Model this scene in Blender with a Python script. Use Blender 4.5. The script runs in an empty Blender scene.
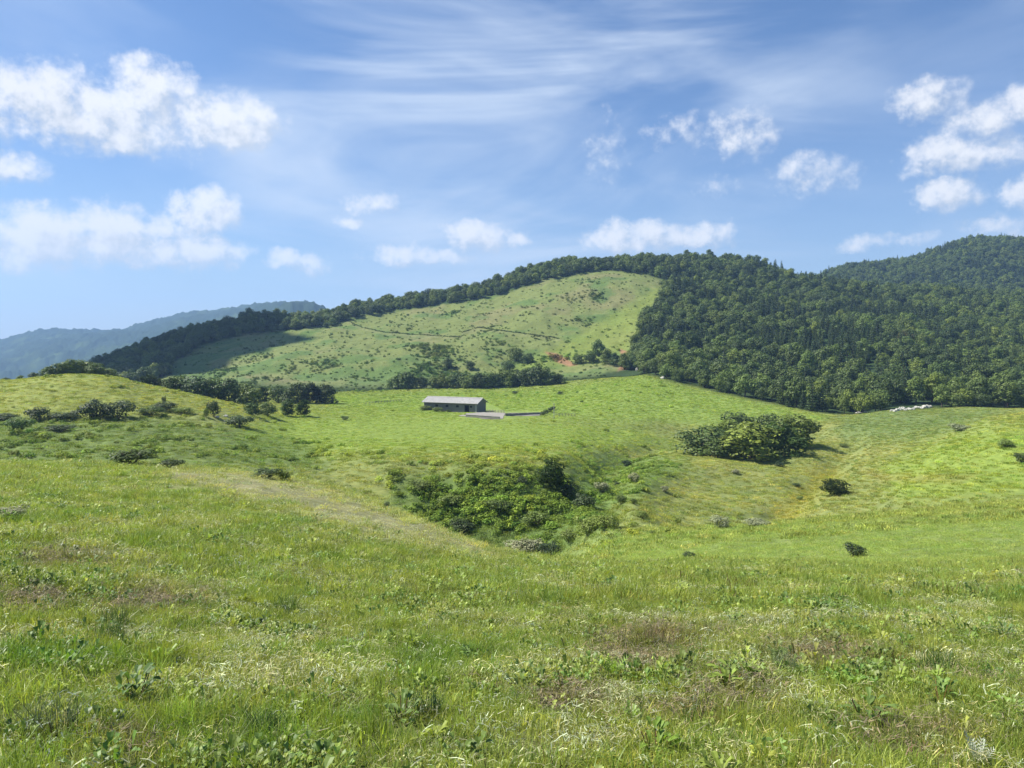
import bpy, math, random
import numpy as np
rng = np.random.default_rng(11)
random.seed(11)
sc = bpy.context.scene
COL = sc.collection
# ---------------------------------------------------------------- camera
F = 770.0; CX = 512.0; HY = 345.0           # focal length and horizon of the photograph, in pixels
cam = bpy.data.cameras.new('camera'); camo = bpy.data.objects.new('camera', cam); COL.objects.link(camo)
cam.sensor_width = 36; cam.lens = F/1024*36; cam.shift_y = -(384-HY)/1024
cam.clip_start = 0.05; cam.clip_end = 30000
camo.location = (0, 0, 0); camo.rotation_euler = (math.radians(90), 0, 0)
sc.camera = camo
# ---------------------------------------------------------------- light
SUN_AZ, SUN_EL = -84.0, 50.0                # degrees: clockwise from the view direction, above the horizon
sv = (math.sin(math.radians(SUN_AZ))*math.cos(math.radians(SUN_EL)), math.cos(math.radians(SUN_AZ))*math.cos(math.radians(SUN_EL)), math.sin(math.radians(SUN_EL)))
sun = bpy.data.lights.new('sun', 'SUN'); sun.energy = 5.0; sun.angle = math.radians(0.5); sun.color = (1, .95, .86)
suno = bpy.data.objects.new('sun', sun); COL.objects.link(suno)
from mathutils import Vector, Matrix
suno.rotation_euler = Vector(sv).to_track_quat('Z', 'Y').to_euler()
SKY_STRENGTH = 0.067
sc.view_settings.view_transform = 'Standard'; sc.view_settings.look = 'None'; sc.view_settings.gamma = 1
sc.view_settings.use_curve_mapping = False; sc.view_settings.exposure = 0.97
sc.cycles.max_bounces = 6; sc.cycles.transparent_max_bounces = 8; sc.cycles.volume_bounces = 0
sc.cycles.diffuse_bounces = 3; sc.cycles.transmission_bounces = 3; sc.cycles.glossy_bounces = 2

class NT:
    """small helper for building node trees"""
    def __init__(s, tree): s.t = tree; s.n = tree.nodes; s.l = tree.links
    def new(s, typ, **kw):
        n = s.n.new(typ)
        for k, v in kw.items(): setattr(n, k, v)
        return n
    def put(s, sock, v):
        if hasattr(v, 'is_output') or isinstance(v, bpy.types.NodeSocket): s.l.new(v, sock)
        elif v is not None: sock.default_value = v
    def m(s, op, a, b=None, c=None, clamp=False):
        n = s.new('ShaderNodeMath', operation=op, use_clamp=clamp)
        s.put(n.inputs[0], a)
        if b is not None: s.put(n.inputs[1], b)
        if c is not None: s.put(n.inputs[2], c)
        return n.outputs[0]
    def v(s, op, a, b=None, c=None):
        n = s.new('ShaderNodeVectorMath', operation=op)
        s.put(n.inputs[0], a)
        if b is not None: s.put(n.inputs[1], b)
        if c is not None: s.put(n.inputs[2], c)
        return n.outputs['Value'] if op in ('DOT_PRODUCT', 'LENGTH') else n.outputs[0]
    def mix(s, fac, a, b, blend='MIX'):
        n = s.new('ShaderNodeMix', data_type='RGBA', blend_type=blend)
        s.put(n.inputs[0], fac); s.put(n.inputs[6], a); s.put(n.inputs[7], b)
        return n.outputs[2]
    def noise(s, vec, scale, detail=3, rough=.55, dist=0, dim='3D'):
        n = s.new('ShaderNodeTexNoise', noise_dimensions=dim)
        if vec is not None: s.l.new(vec, n.inputs['Vector'])
        n.inputs['Scale'].default_value = scale; n.inputs['Detail'].default_value = detail
        n.inputs['Roughness'].default_value = rough; n.inputs['Distortion'].default_value = dist
        return n.outputs['Fac']
    def ss(s, x, a, b, lo=0., hi=1.):
        n = s.new('ShaderNodeMapRange', interpolation_type='SMOOTHSTEP')
        s.put(n.inputs[0], x); n.inputs[1].default_value = a; n.inputs[2].default_value = b
        n.inputs[3].default_value = lo; n.inputs[4].default_value = hi
        return n.outputs[0]

# ---------------------------------------------------------------- sky with clouds
def build_world():
    w = bpy.data.worlds.new('World'); sc.world = w; w.use_nodes = True
    t = w.node_tree; t.nodes.clear(); N = NT(t)
    # cumulus field: a group of soft heaps in (azimuth, elevation), in hundredths of a radian
    g = bpy.data.node_groups.new('cumulus', 'ShaderNodeTree')
    g.interface.new_socket('P', in_out='INPUT', socket_type='NodeSocketVector')
    g.interface.new_socket('D', in_out='OUTPUT', socket_type='NodeSocketFloat')
    G = NT(g); gi = G.new('NodeGroupInput').outputs[0]; go = G.new('NodeGroupOutput')
    blobs = [(45,100,90,40,1.05),(150,92,55,38,1.1),(105,122,125,36,1.15),(225,122,62,32,1.1),(150,74,22,20,.7),(-20,110,50,34,.9),
      (15,168,48,18,.9),(-20,172,44,17,.9),(40,238,85,38,1.25),(115,234,62,34,1.2),(0,246,60,30,1.05),(-60,240,70,30,1),
      (205,213,42,26,1.15),(190,250,68,22,1.05),(140,258,50,14,.9),(165,230,40,18,.8),(300,262,36,11,.8),(285,256,18,8,.7),
      (372,203,24,10,.62),(352,222,14,7,.45),(402,255,38,12,.9),(440,259,40,8,.7),(478,237,38,18,.95),(514,240,18,11,.9),
      (640,238,62,17,.95),(615,236,32,17,.9),(706,236,28,15,.95),(680,243,60,9,.7),
      (742,134,38,24,.46),(690,132,54,14,.2),(606,152,16,26,.16),(812,172,50,21,.54),(720,188,16,9,.14),
      (928,100,38,22,.85),(985,118,62,22,.8),(1030,104,40,26,.9),(950,155,58,24,.98),(948,196,42,19,1.0),(1022,196,28,18,.85),(1010,150,40,22,.6),
      (862,242,34,9,.6),(905,238,28,7,.4),(1000,228,40,12,.5),
      (1180,120,90,40,.9),(1250,220,120,30,.9),(-220,120,100,40,.9),(-300,240,120,34,1)]
    n1 = G.noise(gi, .20, 5, .62); n2 = G.noise(G.v('ADD', gi, (31., 7., 3.)), .20, 5, .62)
    cmb = G.new('ShaderNodeCombineXYZ'); G.put(cmb.inputs[0], G.m('MULTIPLY_ADD', n1, 5.6, -2.8)); G.put(cmb.inputs[1], G.m('MULTIPLY_ADD', n2, 3.6, -1.8))
    pw = G.v('ADD', gi, cmb.outputs[0])
    acc = None
    for (bx, by, rx, ry, s) in blobs:
        a = (bx-CX)/F; b = (HY-by)/F
        az = math.atan(a)*100; el = math.atan(b/math.sqrt(1+a*a))*100
        rx = rx/F*100/(1+a*a); ry = ry/F*100/math.sqrt(1+a*a)
        q = G.v('MULTIPLY_ADD', pw, (1/rx, 1/ry, 0), (-az/rx, -el/ry, 0))
        d = G.m('MULTIPLY_ADD', G.v('DOT_PRODUCT', q, q), -s, s)
        acc = d if acc is None else G.m('SMOOTH_MAX', acc, d, .25)
    fb = G.noise(gi, .42, 7, .58)
    fb2 = G.noise(gi, 1.6, 4, .6)
    out = G.m('ADD', G.m('MULTIPLY_ADD', G.m('SUBTRACT', fb, .5), 2.3, acc), G.m('MULTIPLY', G.m('SUBTRACT', fb2, .5), .45))
    G.l.new(out, go.inputs[0])
    # sky
    sky = N.new('ShaderNodeTexSky', sky_type='NISHITA'); sky.sun_disc = False
    sky.sun_elevation = math.radians(SUN_EL); sky.sun_rotation = math.radians(SUN_AZ)
    sky.air_density = 1.0; sky.dust_density = 1.1; sky.ozone_density = 2.6; sky.altitude = 500
    tc = N.new('ShaderNodeTexCoord').outputs['Generated']
    sp = N.new('ShaderNodeSeparateXYZ'); t.links.new(tc, sp.inputs[0])
    az = N.m('MULTIPLY', N.m('ARCTAN2', sp.outputs[0], sp.outputs[1]), 100.)
    el = N.m('MULTIPLY', N.m('ARCSINE', sp.outputs[2]), 100.)
    cp = N.new('ShaderNodeCombineXYZ'); N.put(cp.inputs[0], az); N.put(cp.inputs[1], el)
    P = cp.outputs[0]
    ga = N.new('ShaderNodeGroup'); ga.node_tree = g; N.put(ga.inputs[0], P)
    gb = N.new('ShaderNodeGroup'); gb.node_tree = g; N.put(gb.inputs[0], N.v('ADD', P, (-1.2, 1.7, 0)))
    D0 = ga.outputs[0]; D1 = gb.outputs[0]
    alpha = N.ss(D0, -.20, 1.15)
    lit = N.ss(N.m('SUBTRACT', D0, D1), -.75, .65)
    thick = N.ss(D0, .5, 1.5)
    shade = N.m('MULTIPLY', N.m('MULTIPLY_ADD', lit, .75, .25), N.m('MULTIPLY_ADD', thick, -.10, 1.0))
    ccol = N.mix(shade, (3.6, 4.2, 5.1, 1), (8.0, 8.0, 8.1, 1))
    # thin high cloud in long streaks
    rot = N.new('ShaderNodeMapping', vector_type='POINT'); N.put(rot.inputs[0], P)
    rot.inputs['Rotation'].default_value = (0, 0, math.radians(-9)); rot.inputs['Scale'].default_value = (.020, .075, 1)
    st = N.noise(rot.outputs[0], 1.0, 5, .52, 1.0)
    rot2 = N.new('ShaderNodeMapping', vector_type='POINT'); N.put(rot2.inputs[0], P)
    rot2.inputs['Rotation'].default_value = (0, 0, math.radians(24)); rot2.inputs['Scale'].default_value = (.026, .08, 1); rot2.inputs['Location'].default_value = (5, 3, 0)
    st2 = N.noise(rot2.outputs[0], 1.0, 5, .5, .8)
    big = N.noise(P, .035, 2, .5)
    veil = N.m('ADD', N.m('MULTIPLY', N.ss(st, .40, .66), .70), N.m('MULTIPLY', N.ss(st2, .42, .75), .5))
    # the veil is thickest ahead and a little to the right, thin at the upper left
    q = N.v('MULTIPLY_ADD', P, (1/42., 1/30., 0), (-3/42., -24/30., 0))
    cen = N.m('SUBTRACT', 1.15, N.v('DOT_PRODUCT', q, q), clamp=True)
    veil = N.m('MULTIPLY', veil, N.m('MULTIPLY_ADD', cen, .75, N.m('MULTIPLY', big, .5)), clamp=True)
    veil = N.m('MULTIPLY', veil, 1.0)
    skyc = N.mix(1., sky.outputs[0], (.64, .84, 1.06, 1), 'MULTIPLY')
    skyc = N.mix(veil, skyc, (5.6, 6.4, 7.6, 1))
    skyc = N.mix(N.m('MULTIPLY', alpha, .96), skyc, ccol)
    hz = N.m('MULTIPLY', N.m('EXPONENT', N.m('MULTIPLY', N.m('MAXIMUM', el, 0.), -.09)), .62)
    skyc = N.mix(hz, skyc, (6.6, 7.2, 8.0, 1))
    bg = N.new('ShaderNodeBackground'); N.put(bg.inputs[0], skyc); bg.inputs[1].default_value = SKY_STRENGTH
    out = N.new('ShaderNodeOutputWorld'); t.links.new(bg.outputs[0], out.inputs[0])
build_world()

# ---------------------------------------------------------------- numeric helpers
_P = rng.permutation(1024).astype(np.int64); _G = rng.uniform(0, 2*np.pi, 1024); _GX, _GY = np.cos(_G), np.sin(_G)
def perlin(x, y):
    xi = np.floor(x).astype(np.int64); yi = np.floor(y).astype(np.int64); xf = x-xi; yf = y-yi
    def g(ix, iy, fx, fy):
        h = _P[(_P[ix & 1023]+iy) & 1023]; return _GX[h]*fx+_GY[h]*fy
    u = xf*xf*xf*(xf*(xf*6-15)+10); v = yf*yf*yf*(yf*(yf*6-15)+10)
    a = g(xi, yi, xf, yf); b = g(xi+1, yi, xf-1, yf); c = g(xi, yi+1, xf, yf-1); d = g(xi+1, yi+1, xf-1, yf-1)
    return ((a+(b-a)*u)*(1-v)+(c+(d-c)*u)*v)*1.41
def fbm(x, y, s, o=4, gain=.5, off=0.):
    r = np.zeros(np.broadcast(x, y).shape); a = 1.; f = 1./s; n = 0
    for i in range(o):
        r += a*perlin(x*f+17.3*i+off, y*f-9.1*i+off*1.7); n += a; a *= gain; f *= 2.03
    return r/n*1.5
def sstep(x, a, b):
    t = np.clip((x-a)/(b-a), 0, 1); return t*t*(3-2*t)
def pchip_slopes(x, y):                       # along axis 0
    h = np.diff(x, axis=0); d = np.diff(y, axis=0)/h
    m = np.zeros_like(y)
    w1 = 2*h[1:]+h[:-1]; w2 = h[1:]+2*h[:-1]
    same = (d[1:]*d[:-1]) > 0
    with np.errstate(divide='ignore', invalid='ignore'):
        mm = (w1+w2)/(w1/d[:-1]+w2/d[1:])
    m[1:-1] = np.where(same, mm, 0); m[0] = d[0]; m[-1] = d[-1]
    return m
def pchip1(xk, yk, x):
    xk = np.array(xk, float); yk = np.array(yk, float); m = pchip_slopes(xk, yk)
    i = np.clip(np.searchsorted(xk, x)-1, 0, len(xk)-2); h = xk[i+1]-xk[i]; t = np.clip((x-xk[i])/h, 0, 1)
    return yk[i]*(2*t**3-3*t**2+1)+m[i]*h*(t**3-2*t**2+t)+yk[i+1]*(-2*t**3+3*t**2)+m[i+1]*h*(t**3-t**2)

# ---------------------------------------------------------------- terrain: ridge and valley lines (x: picture bearing, y: sight angle, d: distance in metres)
LINES = [
 # B  brow of the near slope
 ([-500,0,100,200,300,400,500,560,620,700,800,900,1024,1500],
  [430,463,463,468,482,514,554,563,566,562,566,569,565,560], [80,62,62,60,57,52,46,44,43,42,40,39,38,36]),
 # C  just behind the brow
 ([-500,0,100,200,300,400,500,560,620,700,800,900,1024,1500],
  [450,476,476,486,508,540,572,578,565,562,560,556,553,540], [100,88,88,86,83,76,72,68,60,55,52,50,48,46]),
 # D  gully floor on the left, knoll brow on the right
 ([-500,0,100,200,300,400,450,500,540,560,590,620,664,717,805,875,940,1024,1500],
  [440,462,463,466,492,528,545,556,559,555,540,531,530,527,520,513,508,501,470], [112,112,112,112,112,108,106,104,102,100,96,92,88,86,85,85,85,85,85]),
 # E
 ([-500,0,100,200,300,400,500,560,600,640,700,800,900,960,1024,1500],
  [432,448,450,453,473,505,528,524,520,520,541,534,524,514,509,490], [130,130,130,130,126,117,112,112,112,108,104,103,102,102,102,102]),
 # F  top of the gully bank / shelf
 ([-500,0,100,200,300,400,500,560,600,640,700,760,800,900,960,1024,1500],
  [420,434,434,441,456,463,465,476,488,492,500,505,499,480,464,450,432], [150,150,150,150,146,130,127,132,140,145,148,148,148,146,142,138,138]),
 # G  foot of the left mound / brow of the right hill
 ([-500,0,100,200,250,300,400,500,560,620,700,760,800,860,900,940,978,1024,1500],
  [410,419,421,424,431,438,438,440,446,458,461,462,463,456,447,439,426,414,395], [172,172,172,178,184,190,195,195,195,200,205,210,212,212,212,208,200,190,190]),
 # H  brow of the left mound
 ([-500,-120,0,25,50,75,100,150,200,240,300,400,500,560,620,700,740,800,900,960,1024,1500],
  [392,386,382,379,376,375,376.5,387,397,408,418,420,420,423,434,453,452,440,430,425,423,415], [205,205,205,205,205,205,205,210,215,220,245,255,255,255,258,250,250,260,262,255,245,240]),
 # I
 ([-500,0,100,150,200,250,300,400,500,560,620,700,800,850,900,1024,1500],
  [405,398,396,402,408,408,406,407,406,403,400,405,417,418,412,411,408], [300,300,300,300,300,302,310,330,330,330,330,330,310,305,305,305,305]),
 # J  foot of the dome / edge of the wood
 ([-500,0,100,200,300,400,500,560,620,650,700,740,800,850,900,1024,1500],
  [400,396,394,395,394,388.5,388,381,371,372,384,393,405,412,406,404,400], [400,400,400,400,410,430,430,440,450,430,400,375,355,340,345,355,360]),
 # K
 ([-500,0,60,100,200,300,400,500,560,620,650,700,800,900,1024,1500],
  [400,388,383,377,364,352,345,331,318,318,320,326,337,345,348,345], [560,560,560,560,540,540,550,570,590,590,580,560,540,520,520,520]),
 # K2
 ([-500,0,60,100,200,300,400,500,560,600,640,665,700,800,900,1024,1500],
  [402,390,380,371,345,330,318,299,280,275,277,281,287,303,313,318,318], [620,620,610,605,615,640,660,680,700,700,695,690,690,680,680,680,680]),
 # L  main ridge
 ([-500,0,60,100,150,200,260,330,345,400,450,500,540,580,640,700,740,808,900,1024,1500],
  [405,396,385,369,350,335,323,320,312,304,298,286,272,265,266,263,267,284,294,298,300], [700,660,640,640,650,660,670,690,700,720,730,740,745,750,770,800,820,830,820,820,820]),
 # M  behind the ridge
 ([-500,0,100,300,500,700,800,900,1024,1500],
  [400,396,390,370,345,315,310,305,303,300], [1000,1000,1000,1000,1000,1000,1000,960,960,960]),
 # N  rear hill on the right
 ([-500,0,300,600,700,760,808,830,850,900,930,950,980,1024,1100,1500],
  [395,392,380,340,300,288,283,276,270,264,256,249,243,243,246,270], [1500,1500,1500,1500,1400,1350,1330,1320,1310,1300,1300,1300,1300,1300,1300,1300]),
 # O
 ([-500,0,100,200,300,500,700,1500],[388,384,380,378,376,365,350,340], [2400,2400,2400,2300,2100,2000,2000,2000]),
 # P  blue peak at the end of the ridge, shoulder of the far mountain
 ([-500,0,60,123,200,240,262,279,292,302,312,325,345,420,1500],
  [378,366,358,350,340,332,318,309,304,302.5,304,311,324,345,350], [3300,3200,3100,3000,2900,2700,2600,2500,2500,2500,2500,2500,2500,2500,2500]),
 # Q  far mountain crest
 ([-500,-200,-60,0,20,40,66,100,123,143,166,186,206,246,300,420,1500],
  [352,349,346,341,335,331.5,330,330,329.5,325,318.5,313.5,313,309.5,314,338,350], [4300,4300,4200,4200,4200,4200,4200,4200,4300,4400,4500,4600,4700,4900,5000,5000,5000]),
 # R
 ([-500,1500],[352,352],[6500,6500]),
]
NROW = [46,70,46,60,90,80,60,70,40,90,90,60,40,16,60,16,60,110,8,3]   # rows leading to each line (the first comes after the near field)
def near_z(X, Y):
    r = np.sqrt(np.minimum(X, 0)**2+4)-2
    return -1.62-.212*Y+.122*np.minimum(r, 45)
uc = np.arange(-20, 1046, 1.3)
PXC = np.concatenate([np.linspace(-420, -24, 80), uc, np.linspace(1050, 1440, 80)])
U = (PXC-CX)/F
NU = len(U)
kd = []; kz = []
for dn in (3., 6., 10., 15.):
    kd.append(np.full(NU, dn)); kz.append(near_z(U*dn, dn))
for (xs, ys, ds) in LINES:
    y = pchip1(xs, ys, PXC); d = pchip1(xs, ds, PXC)
    kd.append(d); kz.append(-(y-HY)/F*d)
kd = np.array(kd); kz = np.array(kz); km = pchip_slopes(kd, kz)
rows = []
rows_per = [40, 40, 40] + [NROW[0]] + NROW[1:len(LINES)]
LINE_ROW = {}
r0 = 0
for k in range(len(kd)-1):
    n = rows_per[k] if k < len(rows_per) else 10
    if k >= 3: LINE_ROW[k-3] = r0+n
    for j in range(n):
        t = j/n
        d = kd[k]**(1-t)*kd[k+1]**t
        rows.append((k, d)); r0 += 1
rows.append((len(kd)-2, kd[-1]))
NR = len(rows)
D = np.zeros((NR, NU)); Z = np.zeros((NR, NU))
for i, (k, d) in enumerate(rows):
    h = kd[k+1]-kd[k]; t = np.clip((d-kd[k])/h, 0, 1)
    D[i] = d
    Z[i] = kz[k]*(2*t**3-3*t**2+1)+km[k]*h*(t**3-2*t**2+t)+kz[k+1]*(-2*t**3+3*t**2)+km[k+1]*h*(t**3-t**2)
X = U[None, :]*D
ZB = Z.copy()
PX = np.broadcast_to(PXC[None, :], D.shape); PY0 = HY-F*ZB/D
# relief
FOLDS = [([(762,524),(790,502),(830,470),(852,440),(862,420)], 16, 8, -2.4), ([(590,536),(622,505),(650,482),(720,468)], 26, 9, 1.5), ([(618,520),(612,492),(600,468),(640,450),(690,440)], 20, 7, -2.3),
         ([(556,462),(585,480),(612,505),(630,520)], 15, 7, 2.3), ([(430,470),(450,500),(490,545)], 26, 10, -1.0), ([(900,500),(940,470),(1024,440)], 40, 10, 1.4), ([(880,470),(930,440),(985,424)], 22, 6, 1.0), ([(870,500),(900,480),(1000,465)], 20, 6, -1.4)]
def folds(px, py, D):
    r = np.zeros(px.shape); win = sstep(D, 84, 104)*(1-sstep(D, 235, 270))
    for pts, wx, wy, h in FOLDS:
        q = np.full(px.shape, 1e9)
        for (x1, y1), (x2, y2) in zip(pts[:-1], pts[1:]):
            ax, ay, bx, by = x1/wx, y1/wy, x2/wx, y2/wy; L = (bx-ax)**2+(by-ay)**2
            t = np.clip(((px/wx-ax)*(bx-ax)+(py/wy-ay)*(by-ay))/L, 0, 1); q = np.minimum(q, (px/wx-ax-t*(bx-ax))**2+(py/wy-ay-t*(by-ay))**2)
        r += h*np.exp(-q)
    return r*win
def relief(X, D, px, py):
    near = 1-sstep(D, 50, 90)
    mid = sstep(D, 60, 110)*(1-sstep(D, 330, 420))
    hill = sstep(D, 400, 470)*(1-sstep(D, 1500, 2000))
    far = sstep(D, 1700, 2300)*(1-sstep(D, 6000, 7000))
    z = near*(fbm(X, D, 1.6, 3)*.045+fbm(X, D, 7., 2)*.09)
    gul = mid*np.exp(-((px-480)/110.)**2-((py-508)/36.)**2)
    left = mid*sstep(-px, -330, -200)*sstep(py, 405, 425)
    n8 = fbm(X, D, 9., 3); n3 = fbm(X, D, 3.2, 2, off=3)
    z = z+mid*(n8*.28+n3*.10)+gul*(np.abs(fbm(X, D, 14., 3, off=8))*-2.2+n3*.35)+left*(np.sin((py+fbm(X, D, 25, 2)*9)/2.5)*.22+n3*.25)
    z = z+mid*fbm(X, D, 30., 2, off=5)*(.5+.8*sstep(px, 540, 640)*sstep(D, 100, 130))+near*sstep(D, 18, 40)*fbm(X, D, 11., 2, off=15)*.28
    z = z+folds(px, py, D)
    z = z+hill*(fbm(X, D, 70., 4, off=9)*4.2+fbm(X, D, 16., 3)*.8)
    z = z+far*(-np.abs(fbm(X, D, 900., 4, off=2))*60+6+fbm(X, D, 80, 4, .65)*24)
    return z
Z = Z+relief(X, D, PX, PY0)
PY = HY-F*Z/D
SL = Z/D
CM = np.maximum.accumulate(SL, axis=0)

def place(px, py, dmin=2.5):
    """first ground point met by the sight line: returns X, Y, Z"""
    c = (np.interp(px, PXC, np.arange(NU))); i = int(round(c))
    s = (HY-py)/F
    ok = np.where((SL[:, i] >= s) & (D[:, i] > dmin))[0]
    r = ok[0] if len(ok) else NR-1
    d = D[r, i]
    if r > 0 and SL[r, i] != SL[r-1, i]:
        t = np.clip((s-SL[r-1, i])/(SL[r, i]-SL[r-1, i]), 0, 1); d = D[r-1, i]+(D[r, i]-D[r-1, i])*t
    u = (px-CX)/F
    return u*d, d, float(height(np.array([u*d]), np.array([d]))[0])
def height(x, y, grid=None):
    g = Z if grid is None else grid
    x = np.asarray(x, float); y = np.maximum(np.asarray(y, float), 3.001)
    c = np.clip(np.interp(x/y, U, np.arange(NU)), 0, NU-1.001); ci = c.astype(int); cf = c-ci
    out = np.zeros(len(x)); order = np.argsort(ci, kind='stable'); cs = ci[order]
    starts = np.flatnonzero(np.r_[True, np.diff(cs) > 0]); ends = np.r_[starts[1:], len(cs)]
    for a, b in zip(starts, ends):
        ix = order[a:b]; k = cs[a]
        h0 = np.interp(y[ix], D[:, k], g[:, k]); h1 = np.interp(y[ix], D[:, k+1], g[:, k+1])
        out[ix] = h0*(1-cf[ix])+h1*cf[ix]
    return out
def visible(x, y, ztop):
    """does a point stand above the ground in front of it"""
    s = height(x, y*0+y*.985, CM)
    return ztop/y > s
def in_poly(px, py, poly):
    """signed distance in pixels, positive inside"""
    px = np.asarray(px, float); py = np.asarray(py, float)
    ins = np.zeros(px.shape, bool); dist = np.full(px.shape, 1e9); n = len(poly)
    for i in range(n):
        x1, y1 = poly[i]; x2, y2 = poly[(i+1) % n]
        cond = ((y1 > py) != (y2 > py))
        with np.errstate(divide='ignore', invalid='ignore'):
            xx = (x2-x1)*(py-y1)/((y2-y1) if y2 != y1 else 1e-9)+x1
        ins ^= cond & (px < xx)
        vx, vy = x2-x1, y2-y1; L = vx*vx+vy*vy+1e-9
        t = np.clip(((px-x1)*vx+(py-y1)*vy)/L, 0, 1)
        dist = np.minimum(dist, np.hypot(px-x1-t*vx, py-y1-t*vy))
    return np.where(ins, dist, -dist)

# ---------------------------------------------------------------- what grows where (base colours, linear)
DOME_TOP = [(95,400),(170,374),(172,362),(200,347),(240,335),(330,327),(345,320),(400,310),(450,304),(500,295),(540,281),(580,273),(620,271),(645,274),(664,281),(660,303),(642,326),(634,345),(626,368),(600,376),(560,383),(400,395),(200,400)]
WOOD = [(626,362),(640,373),(660,378),(700,388),(740,397),(780,405),(830,415),(860,415),(930,408),(1000,409),(1500,409),(1500,200),(500,200),(620,270),(645,273),(664,280),(661,302),(643,325),(635,345)]
def mixc(c, col, w):
    return c*(1-w[..., None])+np.array(col)*w[..., None]
BARE = [(150,602,60,13),(60,560,50,8),(655,640,55,16),(640,662,50,14),(745,690,40,14),(820,655,70,14),(930,735,70,14),(560,700,40,10),(120,740,40,16),(30,600,50,12),(700,715,60,10)]
def zone_color(x, d, px, py):
    wob = fbm(x, d, np.maximum(d, 1)*.035, 2, off=4)*4.0 if False else perlin(px/14., py/6.)*3.5+perlin(px/5., py/2.6)*1.6
    qx = px+wob; qy = py+wob*.45
    n1 = fbm(x, d, 22., 3, off=1); n2 = fbm(x, d, 5., 3, off=6); n3 = fbm(x, d, 60., 2, off=3)
    c = np.empty(x.shape+(3,)); c[:] = (.148, .188, .050)
    c = mixc(c, (.190, .215, .058), sstep(n1, -.1, .7)*.7)
    c = mixc(c, (.092, .136, .038), sstep(n2, .05, .7)*.5)
    lim = pchip1(LINES[0][0], LINES[0][2], px.ravel()).reshape(px.shape)+3; near = 1-sstep(d, lim, lim+6)
    cn = np.empty_like(c); cn[:] = (.140, .168, .052)
    nn = fbm(x, d, 2.2, 3, off=2); n6 = fbm(x, d, 9., 3, off=7)
    cn = mixc(cn, (.200, .205, .085), sstep(nn+n6*.6, .1, .8)*.6)
    cn = mixc(cn, (.072, .125, .028), sstep(-nn+n6*.5, .15, .8)*.7)
    bare = np.zeros(px.shape)
    for (bx1, by1, rx1, ry1) in BARE: bare = np.maximum(bare, np.exp(-(((px-bx1)/rx1)**2+((py-by1)/ry1)**2)*1.2))
    cn = mixc(cn, (.095, .078, .048), np.clip(bare, 0, 1)*.75)
    c = c*(1-near[..., None])+cn*near[..., None]
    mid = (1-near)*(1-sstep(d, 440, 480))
    def z(poly, col, soft=8, amt=1., dlo=0, dhi=1e9, base=mid):
        nonlocal c
        w = sstep(in_poly(qx, qy, poly), -soft, soft)*amt*((d > dlo) & (d < dhi))
        if base is not None: w = w*base
        c = mixc(c, col, w)
    # bright shelf around the barn
    z([(240,425),(300,412),(420,408),(560,418),(640,428),(680,446),(560,450),(420,452),(300,455),(230,448)], (.140,.215,.032), 14, .8, 130, 420)
    z([(330,394),(560,386),(640,374),(700,388),(830,416),(800,430),(600,420),(330,408)], (.145,.225,.040), 8, .8, 200, 500, None)
    # scrubby left terrace and mound
    z([(-400,420),(150,420),(230,428),(300,440),(330,470),(180,466),(-400,466)], (.082,.132,.032), 8, .75, 80, 220)
    z([(-400,380),(0,379),(80,373),(240,408),(200,414),(-400,414)], (.165,.205,.045), 4, .85, 150, 260)
    # gully bank
    z([(395,478),(460,470),(560,470),(620,500),(610,540),(560,560),(500,556),(430,535),(390,505)], (.072,.125,.028), 14, .8, 60, 170)
    z([(560,455),(640,450),(690,462),(640,500),(590,500)], (.080,.150,.032), 10, .6, 100, 220)
    # right side: knoll and hillsides
    z([(560,565),(590,530),(700,528),(1500,500),(1500,565)], (.135, .188, .048), 14, .85, 45, 110)
    z([(880,470),(930,445),(980,426),(1500,410),(1500,480),(900,500)], (.145,.215,.034), 14, .8, 90, 240)
    z([(860,470),(900,474),(975,476),(960,483),(880,482)], (.185,.165,.050), 5, .4, 90, 240)
    z([(840,420),(870,408),(1000,408),(960,432),(900,440),(840,440)], (.095,.155,.046), 12, .65, 200, 400)  # greener slope behind the brow, its shade painted into the colour
    # wet flush with rusty sedge
    z([(772,524),(776,505),(800,485),(815,477),(790,470),(830,466),(846,474),(826,488),(812,502),(800,524)], (.175,.185,.030), 8, .6, 90, 260)
    # dome
    hill = sstep(d, 430, 460)*(1-sstep(d, 900, 1000))
    wd = sstep(in_poly(qx, qy, DOME_TOP), -2, 2)*hill
    hc = np.empty_like(c); hc[:] = (.138, .172, .056)
    hc = mixc(hc, (.165, .165, .075), sstep(fbm(x, d, 45., 4, off=12)+.25*((px > 470)*(py < 325)), .1, .6)*.7)
    hc = mixc(hc, (.070, .132, .036), sstep(fbm(x, d, 30., 4, off=14)+.4*sstep(py, 330, 375), .1, .55)*.7)
    hc = mixc(hc, (.165, .215, .045), sstep(in_poly(px, py, [(560,345),(662,285),(655,305),(635,330),(628,350),(600,360),(520,372),(470,388)]), -6, 6)*.7)
    # rough track that crosses the dome
    tr = np.full(px.shape, 1e9)
    for a in ([(345,321),(362,329),(385,334),(415,336),(445,338),(462,338)], [(462,334),(478,329),(500,332),(530,336),(560,340)]):
        for (x1, y1), (x2, y2) in zip(a[:-1], a[1:]):
            L = (x2-x1)**2+(y2-y1)**2; t = np.clip(((px-x1)*(x2-x1)+(py-y1)*(y2-y1))/L, 0, 1)
            tr = np.minimum(tr, np.hypot(px-x1-t*(x2-x1), (py-y1-t*(y2-y1))))
    hc = mixc(hc, (.18, .19, .09), (1-sstep(tr, .4, 1.4))*.5)
    c = c*(1-wd[..., None])+hc*wd[..., None]
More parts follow.
